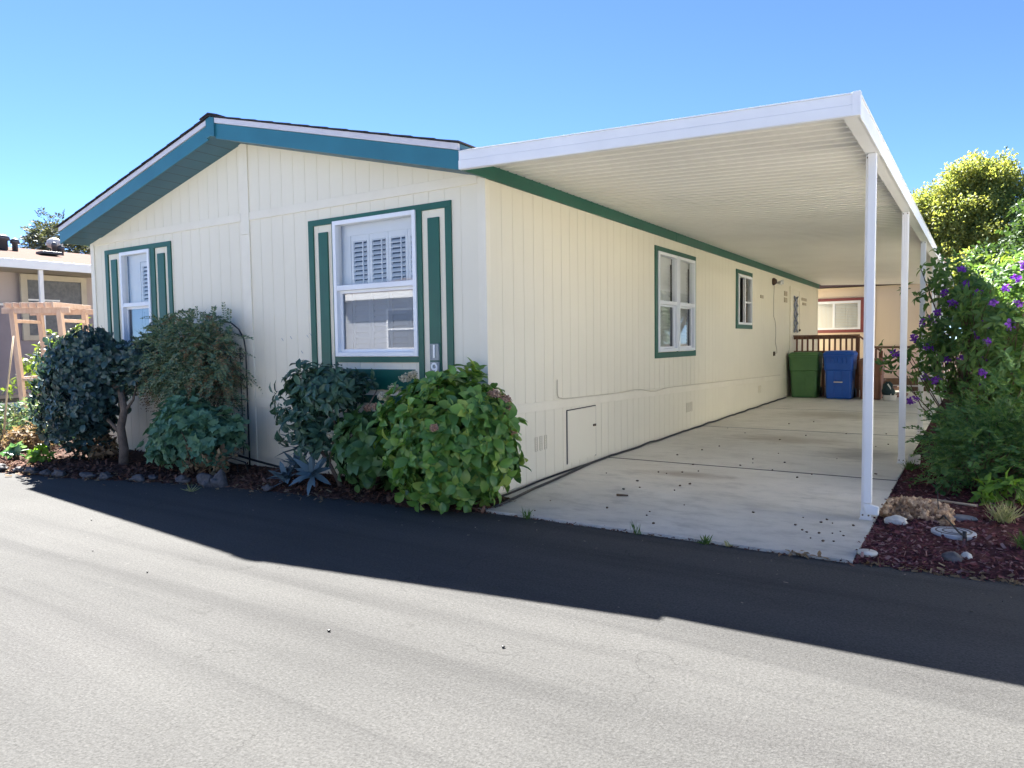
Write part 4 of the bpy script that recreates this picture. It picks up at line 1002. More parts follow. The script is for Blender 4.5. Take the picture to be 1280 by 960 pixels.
# ------------------------------------------------------------------ cedar arbor
ab = empty('garden_arbor', (-10.1, .85, 0)); tag(ab, 'small fresh cedar garden arbor leaning beside the bushes at the left', 'arbor')
Np = Vector((-9.62, .86, 0)); Lp = Np + Vector((-.70, -.45, 0)); Rp = Np + Vector((-.42, .63, 0)); Bp = Lp + Vector((-.42, .63, 0))
e1 = (Lp - Np).normalized(); e2 = (Rp - Np).normalized()
lean = Vector((-.05, -.11, 0))
ZT = 2.20
def bar(a, b, w, h, up=Vector((0, 0, 1))):
    a, b = Vector(a), Vector(b); d = (b - a).normalized(); s = d.cross(up); s = s.normalized() if s.length > 1e-6 else Vector((1, 0, 0)); u = s.cross(d)
    mb = MB(); c = [(-1, -1), (1, -1), (1, 1), (-1, 1)]
    mb.hexa([a + s * i * w / 2 + u * j * h / 2 for i, j in c] + [b + s * i * w / 2 + u * j * h / 2 for i, j in c]); return mb
for p in (Np, Lp, Rp, Bp):
    bar(p, p + lean + Vector((0, 0, ZT)), .085, .085, e1).build('post', M['cedar'], ab, bevel=.005)
for p, q in ((Np, Lp), (Rp, Bp)):
    d = (q - p).normalized(); a = p - d * .18 + lean + Vector((0, 0, ZT)); b2 = q + d * .18 + lean + Vector((0, 0, ZT))
    bar(a, b2, .045, .10).build('beam', M['cedar'], ab, bevel=.005)
for i in range(7):
    p = Np.lerp(Lp, i / 6) + lean + Vector((0, 0, ZT + .09)); q = p + (Rp - Np)
    bar(p - e2 * .2, q + e2 * .2, .035, .085).build('rafter', M['cedar'], ab, bevel=.004)
for p, q in ((Np, Rp), (Lp, Bp)):
    for z in (1.0, 2.02): bar(p + lean * z / ZT + Vector((0, 0, z)), q + lean * z / ZT + Vector((0, 0, z)), .04, .06).build('cross_rail', M['cedar'], ab, bevel=.004)
bar(Lp + lean * .45 + Vector((0, 0, .98)), Np + lean * .45 + Vector((0, 0, .98)), .04, .05).build('cross_rail', M['cedar'], ab, bevel=.004)
mb = MB(); mb.tube([(-8.15, -.85, .0), (-8.22, -.72, .9), (-8.33, -.55, 1.72)], .016, 7, .011)
tag(mb.build('wooden_stake', M['stick'], origin=(-8.35, -.95, 0)), 'thin pale wooden stake leaning upright at the far left edge', 'stake')

# ------------------------------------------------------------------ planting in front of the home
def plant(name, loc, label, cat, group=None):
    o = empty(name, loc); return tag(o, label, cat, group)

# clipped small tree with dark leaves
p = plant('small_tree', (-5.05, -.76, .03), 'small dark leaved tree with bare grey trunk and drooping crown, left of the vine', 'tree')
mb = MB(); mb.tube([(-5.04, -.77, 0), (-5.03, -.76, .25), (-5.10, -.75, .52), (-5.04, -.73, .72), (-5.12, -.72, 1.0)], .062, 10, .04)
mb.tube([(-5.06, -.76, .42), (-5.25, -.80, .58), (-5.5, -.82, .72)], .028, 8, .015); mb.tube([(-5.05, -.73, .7), (-4.95, -.66, .86), (-4.93, -.62, 1.05)], .02, 8, .01)
mb.tube([(-5.10, -.72, .95), (-5.5, -.7, 1.15), (-6.1, -.7, 1.25), (-6.6, -.75, 1.0)], .034, 8, .012); mb.tube([(-5.10, -.72, .95), (-5.3, -.6, 1.25), (-5.5, -.55, 1.55)], .026, 8, .01)
mb.tube([(-5.5, -.7, 1.12), (-5.9, -.95, .95), (-6.3, -1.0, .6)], .02, 8, .008)
mb.build('trunk', M['bark'], p)
lv = Leaves()
for c, rad, n, sd in (((-5.85, -.75, 1.17), (.80, .50, .54), 760, 1.2), ((-6.10, -.80, .70), (.66, .48, .60), 640, 2.3), ((-5.45, -.70, 1.34), (.42, .42, .32), 170, 3.1), ((-5.62, -.92, .78), (.40, .36, .36), 170, 5.5), ((-5.05, -.6, 1.30), (.38, .3, .28), 110, 6.6)):
    P, A = shell_points(c, rad, n, .5, .15, .15, 2.5, sd, .06)
    A = A * np.array([1, 1, .6]) + np.array([0, 0, -.25]) + rdir(len(P)) * .45
    rosettes(lv, P, A, 5, .078, .058, (35, 90), 'broad')
lv.build('crown', M['lf_dark'], p)

# wall trellis and the vine on it
t = plant('wall_trellis', (-3.95, -.07, .03), 'black metal arched trellis standing against the cream wall behind the vine', 'trellis')
mb = MB()
mb.tube([(-3.50, -.07, 0), (-3.50, -.07, 1.45), (-3.53, -.07, 1.60), (-3.62, -.07, 1.72), (-3.76, -.07, 1.80), (-3.98, -.07, 1.83), (-4.2, -.07, 1.80), (-4.34, -.07, 1.72), (-4.43, -.07, 1.6), (-4.46, -.07, 1.45), (-4.46, -.07, 0)], .009, 8)
mb.build('arch_frame', M['iron'], t)
for x, zt in ((-3.61, 1.50), (-3.80, 1.78), (-3.98, 1.83), (-4.17, 1.78), (-4.35, 1.5)):
    mb = MB(); mb.tube([(x, -.07, .18), (x, -.07, zt)], .006, 6); mb.build('upright', M['iron'], t)
for z in (.32, .86, 1.12, 1.42):
    mb = MB(); mb.tube([(-3.50, -.075, z), (-4.46, -.075, z)], .006, 6); mb.build('cross_wire', M['iron'], t)
for x, z in ((-3.58, 1.38), (-3.58, 1.12)):
    mb = MB(); mb.tube([(x + .05 * math.cos(a) * (1 - a / 9), -.075, z + .05 * math.sin(a) * (1 - a / 9)) for a in [i * .45 for i in range(16)]], .006, 6); mb.build('scroll', M['iron'], t)
p = plant('climbing_vine', (-4.3, -.25, .03), 'dense fine leaved vine with dry brown patches climbing the black trellis', 'vine')
mb = MB()
for i in range(12):
    x = -4.3 + random.uniform(-.25, .35); mb.tube([(x, -.14 - random.random() * .1, 0), (x + random.uniform(-.1, .1), -.2, .4), (x + random.uniform(-.5, .5), -.2, .95), (x + random.uniform(-.8, .8), -.25, 1.5)], .009, 5, .004)
mb.build('stem', M['twig'], p)
lv = Leaves(); ld = Leaves()
for c, rad, n, sd in (((-4.55, -.36, 1.40), (.62, .34, .42), 430, 1.7), ((-3.95, -.33, 1.42), (.50, .32, .46), 400, 2.9), ((-4.25, -.34, 1.14), (.60, .30, .32), 330, 4.1), ((-4.95, -.36, 1.28), (.50, .32, .42), 240, 7.7), ((-3.85, -.28, .98), (.30, .22, .25), 110, 8.2)):
    P, A = shell_points(c, rad, n, .6, .2, .3, 3.0, sd)
    P[:, 1] = np.minimum(P[:, 1], -.03)
    A = A + np.array([0, -.1, .35]) + rdir(len(P)) * .8
    fronds(lv, P, A, .18, 8, .044, .024, .5)
for c, rad, n, sd in (((-3.72, -.34, 1.38), (.30, .30, .44), 85, 2.2), ((-3.85, -.38, 1.2), (.4, .3, .4), 45, 9.1), ((-4.75, -.50, 1.2), (.4, .25, .35), 45, 4.4), ((-4.3, -.4, 1.75), (.3, .2, .15), 25, 6.1)):
    P, A = shell_points(c, rad, n, .6, 0, .3, 3, sd); P[:, 1] = np.minimum(P[:, 1], -.03)
    fronds(ld, P, A * .4 + np.array([0, 0, -.5]) + rdir(len(P)) * .7, .14, 6, .038, .015, .6)
P = np.array([(-3.75 - random.random() * 1.0, -.22 - random.random() * .2, 1.75) for _ in range(26)])
fronds(lv, P, np.array([0, -.1, 1.0]) + rdir(26) * .45, .26, 8, .04, .02, .3)
P = np.array([(-3.62, -.2, 1.78), (-3.66, -.22, 1.8), (-4.2, -.25, 1.85)]); fronds(lv, P, np.array([(.05, 0, 1), (-.1, 0, 1), (.1, 0, 1.)]), .28, 9, .04, .02, .15)
lv.build('foliage', M['lf_vine'], p); ld.build('dry_foliage', M['lf_dry'], p)

# lobed mid green bush
p = plant('leafy_bush', (-3.7, -.72, .03), 'rounded mid green bush with lobed leaves growing below the vine', 'bush')
mb = MB(); P, A = shell_points((-3.72, -.66, .42), (.72, .38, .36), 40, .3, .3)
stems(mb, (-3.7, -.68, .02), P, .011); mb.build('stem', M['twig'], p)
lv = Leaves()
for c, rad, n, sd in (((-3.85, -.68, .52), (.50, .36, .40), 340, 1.1), ((-3.48, -.62, .46), (.34, .30, .34), 180, 2.1), ((-3.25, -.50, .52), (.22, .20, .24), 44, 3.4), ((-4.12, -.72, .34), (.32, .30, .26), 90, 4.3)):
    P, A = shell_points(c, rad, n, .45, .35, .22, 2.6, sd, .08)
    rosettes(lv, P, A + np.array([0, -.1, .7]) + rdir(len(P)) * .4, 5, .078, .066, (40, 95), 'lobed')
lv.build('foliage', M['lf_rose'], p)
ld = Leaves(); P, A = shell_points((-3.3, -.72, .25), (.38, .3, .2), 60, .6, 0, .2, 3, 2, .05); rosettes(ld, P, A + rdir(len(P)), 3, .06, .04, (60, 120)); ld.build('dry_foliage', M['lf_dry'], p)

# blue agave
p = plant('agave', (-2.2, -.45, .03), 'blue-grey agave with broad pointed blades between the lobed bush and the round leafy shrub', 'succulent')
lv = Leaves()
for (c, ax, n, L) in (((-2.14, -.30, .40), (-.6, -.1, .75), 22, .38), ((-2.12, -.48, .20), (-.15, -.12, .95), 24, .30), ((-2.2, -.60, .10), (-.2, -.3, .8), 18, .22), ((-1.80, -.58, .18), (.1, -.5, .4), 18, .26)):
    A = np.tile(np.array(ax), (n, 1)); P = np.array(c) + rdir(n) * .03
    ref = nrm(np.cross(A, np.array([.3, .2, 1.]))); q = np.cross(nrm(A), ref)
    a = np.arange(n) * 2.4; tl = np.radians(25 + 65 * np.arange(n) / n)
    rad = ref * np.cos(a)[:, None] + q * np.sin(a)[:, None]; An = nrm(A)
    D = An * np.cos(tl)[:, None] + rad * np.sin(tl)[:, None]; U = An * np.sin(tl)[:, None] - rad * np.cos(tl)[:, None]
    lv.add(P, D, U, L * RNG.uniform(.8, 1.1, n), .062, 'blade')
lv.build('blade_rosette', M['lf_agave'], p)

# leathery shrub left of the hydrangea
p = plant('leathery_shrub', (-1.62, -.42, .03), 'dark leathery leaved shrub on bare crooked stems under the big front window', 'shrub')
mb = MB(); mb.tube([(-1.55, -.42, 0), (-1.68, -.46, .26), (-1.86, -.48, .48), (-2.0, -.5, .75)], .024, 8, .01); mb.tube([(-1.6, -.43, .12), (-1.5, -.36, .5), (-1.55, -.33, .9)], .02, 8, .008)
mb.tube([(-1.7, -.46, .28), (-1.65, -.4, .65), (-1.75, -.4, 1.0)], .016, 8, .007); mb.tube([(-1.5, -.36, .5), (-1.25, -.4, .8), (-1.05, -.42, 1.05)], .014, 8, .006); mb.build('trunk', M['bark'], p)
lv = Leaves()
for c, rad, n, sd in (((-1.78, -.46, 1.05), (.50, .34, .28), 120, 1.9), ((-2.05, -.50, .72), (.36, .30, .32), 62, 2.7), ((-1.45, -.42, 1.02), (.30, .24, .14), 36, 3.9), ((-1.62, -.40, .78), (.30, .26, .25), 24, 5.1), ((-1.85, -.52, .5), (.28, .22, .2), 26, 7.1)):
    P, A = shell_points(c, rad, n, .55, .25, .3, 3, sd, .2)
    rosettes(lv, P, A + np.array([0, -.1, .35]) + rdir(len(P)) * .4, 7, .10, .048, (50, 105))
lv.build('foliage', M['lf_rhodo'], p)

# hydrangeas
def hydrangea(loc, c, rad, n, sd, mat, label, leaf, blooms):
    p = plant('hydrangea_bush', loc, label, 'hydrangea')
    mb = MB(); P, A = shell_points(c, tuple(r * .85 for r in rad), 46, .3, .2, .1, 2, sd, .15); stems(mb, loc, P, .010); mb.build('stem', M['twig'], p)
    lv = Leaves()
    P, A = shell_points(c, rad, n, .30, .12, .13, 2.9, sd, .06)
    rosettes(lv, P, A + np.array([0, -.05, .45]) + rdir(len(P)) * .45, 6, leaf, leaf * .74, (38, 98), 'broad', .3)
    P, A = shell_points(c, tuple(r * .78 for r in rad), n // 2, .4, .1, .13, 2.6, sd, .06)
    rosettes(lv, P, A + np.array([0, 0, .3]) + rdir(len(P)) * .6, 4, leaf, leaf * .72, (50, 110), 'broad')
    lv.build('foliage', M[mat], p)
    for (bp, br, bm_) in blooms:
        fl = Leaves(); P, A = shell_points(bp, (br, br, br * .75), 70, .35, .3, .1, 3, 1); rosettes(fl, P, A + rdir(len(P)) * .3, 4, .017, .016, (60, 95), 'diamond'); fl.build('flower_head', M[bm_], p)
    return p
hydrangea((-.2, -.42, .0), (-.14, -.42, .60), (.66, .54, .67), 640, 1.3, 'lf_hydra', 'large rounded bright green hydrangea wrapping the corner of the cream home', .098,
          [((-.60, -.66, 1.10), .055, 'fl_cream'), ((-.50, -.62, 1.19), .055, 'fl_cream'), ((-.42, -.6, 1.23), .045, 'fl_cream'), ((-.68, -.72, 1.02), .06, 'fl_cream'), ((.36, -.42, 1.06), .06, 'fl_dusty'), ((.43, -.36, 1.00), .06, 'fl_dusty'), ((.47, -.40, .92), .055, 'fl_dusty'), ((.50, -.42, .82), .05, 'fl_dusty'), ((.52, -.38, .74), .045, 'fl_dusty'), ((.10, -.96, .80), .03, 'fl_dusty')])
hydrangea((-1.15, -.40, .0), (-1.17, -.42, .44), (.33, .28, .40), 100, 4.4, 'lf_hydra_dark', 'smaller hydrangea in the shade left of the large bright green one', .12,
          [((-1.45, -.66, .62), .04, 'fl_cream'), ((-1.02, -.45, .90), .045, 'fl_dusty'), ((-1.12, -.48, .88), .04, 'fl_dusty')])

# black drip hoses and low rocks along the bed
mb = MB(); mb.tube([(-3.95, -.18, .16), (-3.6, -.20, .20), (-3.2, -.24, .17), (-2.75, -.28, .14), (-2.3, -.34, .14)], .014, 8); mb.tube([(-3.9, -.24, .06), (-3.6, -.26, .17), (-3.3, -.28, .14), (-3.15, -.36, .06)], .008, 6); mb.tube([(-3.8, -.3, .06), (-3.55, -.34, .14), (-3.35, -.36, .12), (-3.25, -.42, .05)], .008, 6)
tag(mb.build('drip_hose', M['black'], origin=(-3.2, -.24, .03)), 'black drip hose looping along the foot of the cream wall below the trellis', 'hose')
ROCKS = [(-3.10, -.92, .10, .075, .085), (-2.93, -.89, .085, .075, .10), (-3.48, -.97, .075, .06, .04), (-3.9, -1.06, .06, .05, .035), (-4.05, -1.15, .09, .06, .035), (-4.5, -1.28, .07, .06, .04), (-4.72, -1.36, .10, .07, .035), (-5.15, -1.47, .08, .06, .045), (-5.42, -1.50, .055, .05, .03), (-5.7, -1.53, .10, .07, .045), (-5.95, -1.56, .06, .05, .035), (-6.25, -1.62, .10, .07, .045), (-6.5, -1.62, .06, .05, .04), (-6.9, -1.66, .10, .07, .045), (-2.25, -.80, .055, .05, .03)]
for i, (x, y, a, b_, c_) in enumerate(ROCKS):
    mb = rock_mesh((x, y, .03 + c_ * .12), (a, b_, c_), i * 1.7, 3, .7)
    lb = 'rounded dark grey rock edging the planting bed beside the road'
    tag(mb.build('edging_rock', M['rock_dark'], origin=(x, y, .03)), lb, 'rock', 'dark rocks edging the left planting bed')

# dried plants, low leaves and lit bushes at the far left
def bush(name, loc, blobs, mat, label, cat, leaf, k=5, t='ovate', up=.4, zmin=.08, group=None, asp=.5):
    p = plant(name, loc, label, cat, group); mb = MB(); lv = Leaves()
    for c, rad, n, sd in blobs:
        P, A = shell_points(c, rad, n, .6, .15, .3, 2.4, sd, zmin)
        stems(mb, loc, P[:max(6, n // 18)], .012); rosettes(lv, P, A + np.array([0, 0, up]) + rdir(len(P)) * .6, k, leaf, leaf * asp, (40, 100), t)
    mb.build('stem', M['twig'], p); lv.build('foliage', M[mat], p); return p
bush('flowering_bush', (-11.0, 1.7, 0), [((-11.2, 1.5, .9), (.9, .8, .85), 520, 1.0), ((-10.7, 2.1, 1.25), (.75, .75, .8), 420, 2.0), ((-10.3, 2.7, 1.55), (.55, .6, .75), 260, 3.3)], 'lf_lit', 'sunlit yellow-green bush growing behind and through the cedar arbor', 'bush', .10)
bush('flowering_bush', (-10.1, 3.6, 0), [((-10.1, 3.5, 1.5), (.5, .6, 1.1), 360, 1.5), ((-9.9, 3.9, 2.3), (.4, .5, .7), 160, 4.5)], 'lf_grey', 'taller olive bush at the left corner of the cream home beside the neighbouring house', 'bush', .08)
bush('dry_bush', (-8.6, -.5, 0), [((-8.7, -.45, .32), (.75, .45, .32), 300, 1.0), ((-8.0, -.35, .40), (.55, .4, .36), 240, 2.4), ((-9.4, -.25, .35), (.6, .5, .34), 220, 3.7)], 'lf_vine', 'low grey-green half dry plants behind the sunlit mulch, left edge', 'bush', .06, 5, 'diamond')
p = bush('dry_bush', (-7.75, -.7, 0), [((-7.7, -.72, .20), (.42, .28, .20), 150, 1.2)], 'lf_dry', 'brown withered plant beside the sunlit mulch at the far left', 'bush', .075, 4)
bush('dry_bush', (-5.85, -.55, 0), [((-5.9, -.6, .17), (.34, .22, .18), 90, 5.2)], 'lf_dry', 'brown dry leaves heaped under the small dark tree', 'bush', .08, 4)
bush('low_plant', (-6.35, -1.1, 0), [((-6.35, -1.12, .13), (.16, .12, .12), 12, 2.2)], 'lf_lime', 'small bright green seedling at the foot of the small dark tree', 'plant', .11, 4, 'lobed')
bush('low_plant', (-6.85, -1.2, 0), [((-6.85, -1.2, .12), (.14, .12, .10), 10, 6.2)], 'lf_rose', 'low broad leaved green plant between the sunlit mulch and the small dark tree', 'plant', .12, 4, 'lobed')

# weeds in the asphalt and along the slab edge
def tuft(loc, n, L, mat, label, cat, w=.008, spread=.8, name='weed', group=None):
    p = Leaves(); P = np.array(loc) + RNG.normal(size=(n, 3)) * np.array([.02, .02, 0]) * (L / .12)
    D = np.array([0, 0, 1.0]) + rdir(n) * spread; D[:, 2] = np.abs(D[:, 2]) + .15
    p.add(P, D, rdir(n), L * RNG.uniform(.5, 1.2, n), w, 'blade'); o = p.build(name, M[mat], origin=loc); return tag(o, label, cat, group)
tuft((-2.95, -1.22, .004), 26, .10, 'grass_pale', 'spindly pale weed growing out of the asphalt in front of the planting bed', 'weed', .009, 1.6)
tuft((.72, -.50, .004), 26, .10, 'grass_green', 'small green weed at the slab edge just right of the large hydrangea', 'weed')
tuft((1.72, -.49, .004), 16, .11, 'grass_green', 'thin upright weed midway along the front edge of the concrete slab', 'weed', .006, .6)
tuft((2.25, -.49, .004), 24, .07, 'grass_green', 'flat green weed on the front slab edge, third from the hydrangea', 'weed', .01, 1.3)
tuft((2.42, -.48, .004), 14, .06, 'grass_pale', 'tiny pale weed on the slab edge next to the dead leaves', 'weed', .008, 1.3)
lv = Leaves(); P = np.array([(2.92 + random.gauss(0, .10), -.47 + random.gauss(0, .025), .02) for _ in range(22)]); lv.add(P, rdir(22) * np.array([1, 1, .2]), np.array([0, 0, 1.]) + rdir(22) * .5, .055, .03, 'ovate')
tag(lv.build('dead_leaves', M['lf_dry'], origin=(2.92, -.47, .02)), kind='stuff')

# seed pods and debris on the slab and road
base = rock_mesh((0, 0, 0), (.018, .013, .010), 2.2, 2, .4).build('seed_pod', M['rust'], origin=(0, 0, 0))
spots = [(random.uniform(.3, 3.1), random.uniform(-.35, 3.4)) for _ in range(30)] + [(random.uniform(2.6, 3.15), random.uniform(-.1, .7)) for _ in range(14)] + [(random.uniform(.3, 3.0), random.uniform(3.5, 8)) for _ in range(14)]
for i, (x, y) in enumerate(spots):
    o = base if i == 0 else base.copy()
    if i: COL.objects.link(o)
    o.location = (x, y, SLAB + .006); o.rotation_euler = (0, 0, random.random() * 6); s = random.uniform(.4, .95); o.scale = (s, s, s)
    tag(o, 'small dark seed pod lying on the concrete driveway', 'seed pod', 'seed pods scattered on the driveway')
tag(MB().tube([(1.05, .62, SLAB + .012), (1.16, .64, SLAB + .014)], .013, 8, .008).build('seed_pod', M['rust'], origin=(1.1, .63, SLAB)), 'long dark twig like pod near the front of the driveway', 'seed pod')
base = rock_mesh((0, 0, 0), (.014, .012, .010), 4.2, 2, .4).build('pebble', M['black'], origin=(0, 0, 0))
for i, (x, y) in enumerate([(-.75, -2.98), (1.05, -3.05), (1.95, -2.75), (-2.6, -2.4), (2.9, -3.4), (-1.6, -2.9)]):
    o = base if i == 0 else base.copy()
    if i: COL.objects.link(o)
    o.location = (x, y, .006); o.rotation_euler = (0, 0, random.random() * 6); s = random.uniform(.3, .7); o.scale = (s, s, s)
    tag(o, 'small dark pebble lying on the sunlit road', 'pebble', 'pebbles on the road')

mb = MB(); pts = [(.30, -.36, SLAB + .014), (.27, .0, SLAB + .014), (.20, .5, SLAB + .014), (.17, .9, SLAB + .014), (.11, 1.5, SLAB + .014), (.04, 2.1, SLAB + .014)]
for i in range(56): pts.append((.032 + .008 * math.sin(i * 1.3), 2.3 + i * .2, SLAB + .014 + .012 * max(0, math.sin(i * .9)) ** 3))
mb.tube(pts, .014, 8); mb.tube([(.10, -.3, SLAB + .011), (.10, .2, SLAB + .011), (.05, .8, SLAB + .011), (.025, 1.4, SLAB + .011), (.025, 2.2, SLAB + .011)], .011, 8)
tag(mb.build('garden_hose', M['black'], origin=(.1, 1, SLAB)), 'black hose lying on the concrete along the foot of the cream side wall', 'hose')

# ------------------------------------------------------------------ right-hand bed
lava = [rock_mesh((0, 0, 0), (.046, .038, .038), 1.3 + 2.1 * i, 3, 1.0).build('lava_rock', M['rock_tan'], origin=(0, 0, 0)) for i in range(4)]
used = set()
spots = []
for i in range(130):
    u = random.uniform(0, 1); x = 3.33 + .42 * u; y = 1.04 + random.gauss(0, .10) - .05 * u; hz = .10 * math.exp(-((y - 1.04) / .12) ** 2) * (1 - abs(u - .45) * .9)
    spots.append((x, y, .05 + hz * random.uniform(.3, 1.0)))
for i, (x, y, z) in enumerate(spots):
    o = lava[i % 4]
    if i >= 4: o = o.copy(); COL.objects.link(o)
    o.location = (x, y, z); o.rotation_euler = (random.random() * 6, random.random() * 6, random.random() * 6); s = random.uniform(.65, 1.25); o.scale = (s, s * random.uniform(.8, 1.1), s)
    tag(o, 'rough tan lava rock in the heap beside the front carport post', 'rock', 'tan lava rocks heaped by the carport post')
def single_rock(loc, rad, seed, mat, label, rough=.25):
    tag(rock_mesh(loc, rad, seed, 3, rough).build('stone', M[mat], origin=loc), label, 'stone')
single_rock((3.42, .72, .045), (.085, .055, .045), 3.0, 'rock_pale', 'low pale grey stone in red mulch just right of the downspout foot', .5)
single_rock((3.635, .98, .07), (.048, .04, .05), 5.0, 'rock_pale', 'small white stone in front of the tan lava rocks, left of the slate', .5)
single_rock((3.84, 1.05, .055), (.125, .065, .024), 8.0, 'rock_slate', 'smooth dark slate stone at the right end of the lava rock heap', .15)
single_rock((3.80, -.16, .035), (.07, .05, .045), 9.4, 'rock_dark', 'rough dark stone in the dry litter at the front edge of the red mulch')
single_rock((3.88, -.10, .04), (.04, .035, .035), 11.4, 'rock_pale', 'small beige stone beside the rough dark one at the front of the red mulch')
mb = MB(); mb.lathe([(.001, -.01), (.062, -.01), (.064, .006), (.058, .012), (.001, .013)], (3.31, -.27, .035), 24); tag(mb.build('round_cap', M['rock_pale'], origin=(3.31, -.27, .04)), 'small round white cap lying in mulch at the front corner of the slab', 'cap')
cv = empty('utility_cover', (3.80, .50, .05)); tag(cv, 'round grey utility cover with concentric grooves set in the red mulch', 'cover')
mb = MB(); mb.lathe([(.001, -.03), (.145, -.03), (.145, .012), (.138, .016), (.118, .016), (.116, .011), (.108, .011), (.106, .016), (.074, .016), (.072, .011), (.066, .011), (.064, .016), (.001, .017)], (3.80, .50, .055), 40, smooth=False); mb.build('lid', M['cover'], cv)
for r in (.112, .069):
    mb = MB(); mb.tube([(3.80 + r * math.cos(a * math.pi / 20), .50 + r * math.sin(a * math.pi / 20), .0695) for a in range(41)], .0065, 6); mb.build('groove', M['cover_ring'], cv)  # dark rings laid over the lid's grooves for contrast
mb = MB(); mb.tube([(3.70, .86, .06), (3.73, .74, .13), (3.77, .60, .12), (3.83, .44, .085), (3.88, .33, .07)], .007, 7); mb.tube([(3.87, .345, .03), (3.87, .335, .115)], .014, 8); mb.tube([(3.70, .86, .05), (3.685, 1.0, .2), (3.68, 1.04, .26)], .004, 6)
tag(mb.build('irrigation_tube', M['black'], origin=(3.8, .5, .05)), 'thin black irrigation tube with an emitter crossing the round grey cover', 'irrigation tube')
mb = MB(); mb.tube([(3.62, 1.62, .07), (3.95, 1.50, .075)], .011, 7); tag(mb.build('wooden_stick', M['stick'], origin=(3.8, 1.55, .07)), 'short pale stick lying on mulch behind the lava rocks', 'stick')
mb = MB(); mb.box(3.31, 3.43, 3.86, 4.02, .02, .12); tag(mb.build('concrete_block', M['rock_pale'], origin=(3.37, 3.94, .02), bevel=.01), 'small concrete block on the ground beside the second carport post', 'block')
tuft((4.12, 1.10, .05), 190, .17, 'grass_pale', 'round tuft of pale tipped grass in the red mulch right of the slate stone', 'grass tuft', .006, .95, 'grass_tuft')
tuft((4.24, .28, .05), 90, .15, 'grass_green', 'green grass tuft cut by the right edge of the picture, nearest the road', 'grass tuft', .007, .9, 'grass_tuft')
tuft((4.45, 1.55, .05), 160, .32, 'grass_green', 'taller thin grass under the feathery shrub at the right edge', 'grass tuft', .008, .7, 'grass_tuft')
tuft((3.36, 3.35, .04), 60, .12, 'grass_green', 'low grass beside the slab edge just before the second carport post', 'grass tuft', .007, 1.0, 'grass_tuft')

def feather(name, loc, blobs, mat, label, cat, L=.30, k=10, leaf=.05, w=.02, up=.4, droop=.4, zmin=.08):
    p = plant(name, loc, label, cat); mb = MB(); lv = Leaves()
    for c, rad, n, sd in blobs:
        P, A = shell_points(c, rad, n, .7, .15, .25, 2.4, sd, zmin)
        stems(mb, loc, P[:max(8, n // 12)], .009); fronds(lv, P, A + np.array([0, 0, up]) + rdir(len(P)) * .6, L, k, leaf, w, droop)
    mb.build('stem', M['twig'], p); lv.build('foliage', M[mat], p); return p
feather('feathery_shrub', (4.0, 2.5, 0), [((4.08, 2.55, .38), (.48, .5, .38), 320, 1.0), ((4.55, 2.45, .45), (.6, .5, .42), 320, 2.0), ((3.84, 3.1, .34), (.26, .4, .32), 130, 3.0), ((4.35, 3.2, .55), (.7, .5, .5), 240, 4.0)], 'lf_fern', 'low dark green feathery shrub behind the lava rocks in the right bed', 'shrub', .24, 10, .058, .024)
feather('feathery_shrub', (4.55, 4.2, 0), [((4.80, 4.5, .95), (.52, .5, .75), 460, 1.6), ((4.95, 4.7, 1.55), (.5, .5, .5), 320, 2.6), ((4.45, 4.6, .62), (.40, .4, .36), 170, 3.6), ((5.3, 4.3, 1.1), (.5, .5, .85), 320, 4.6)], 'lf_tall', 'fresh green feathery shrub behind the purple flowers at the right edge', 'shrub', .34, 11, .060, .024)
def sprig(loc, label, n=10, L=.09, mat='lf_lime'):
    bush('young_plant', loc, [((loc[0], loc[1], .14), (.09, .09, .12), n, loc[0])], mat, label, 'plant', L, 4, 'ovate', .6, .04, None, .55)
sprig((4.02, 1.78, .03), 'small lime green young plant in front of the dark feathery shrub, left one', 12)
sprig((4.22, 1.86, .03), 'lime green young plant in front of the dark feathery shrub, right one nearer the edge', 14, .10)
sprig((3.72, 2.05, .03), 'dull green low seedling at the left foot of the dark feathery shrub', 10, .085, 'lf_hydra_dark')
sprig((4.55, 2.1, .25), 'bright lime shoots on the right side of the dark feathery shrub', 18, .13)

# purple flowering tibouchina
p = plant('tibouchina_bush', (3.95, 5.0, 0), 'loose open bush with purple flowers spilling over the edge of the carport', 'flowering bush')
BL = [((3.82, 5.0, 1.92), (.48, .6, .54), 150, 1.0), ((3.60, 4.8, 1.35), (.40, .5, .40), 100, 2.0), ((4.15, 5.0, 1.4), (.52, .6, .6), 150, 3.0), ((4.3, 5.4, 2.05), (.5, .55, .45), 90, 4.0), ((3.50, 5.2, 1.0), (.30, .4, .40), 34, 5.0), ((3.95, 5.0, .75), (.42, .5, .4), 80, 6.0), ((4.22, 4.0, 1.75), (.36, .4, .45), 95, 9.0), ((4.12, 4.0, 1.22), (.34, .4, .38), 70, 10.0), ((4.40, 4.1, 2.15), (.30, .35, .28), 50, 11.0), ((3.10, 4.9, 1.25), (.24, .3, .24), 16, 7.0), ((3.55, 5.1, 2.35), (.22, .3, .28), 22, 8.0)]
mb = MB(); lv = Leaves(); fl = Leaves()
for c, rad, n, sd in BL:
    P, A = shell_points(c, rad, n, .75, .15, .3, 2.4, sd, .15)
    stems(mb, (3.95, 5.0, 0), P[:max(4, n // 10)], .011, .25); rosettes(lv, P, A + np.array([0, 0, .3]) + rdir(len(P)) * .6, 6, .092, .042, (40, 105))
mb.build('stem', M['twig'], p); lv.build('foliage', M['lf_tibo'], p)
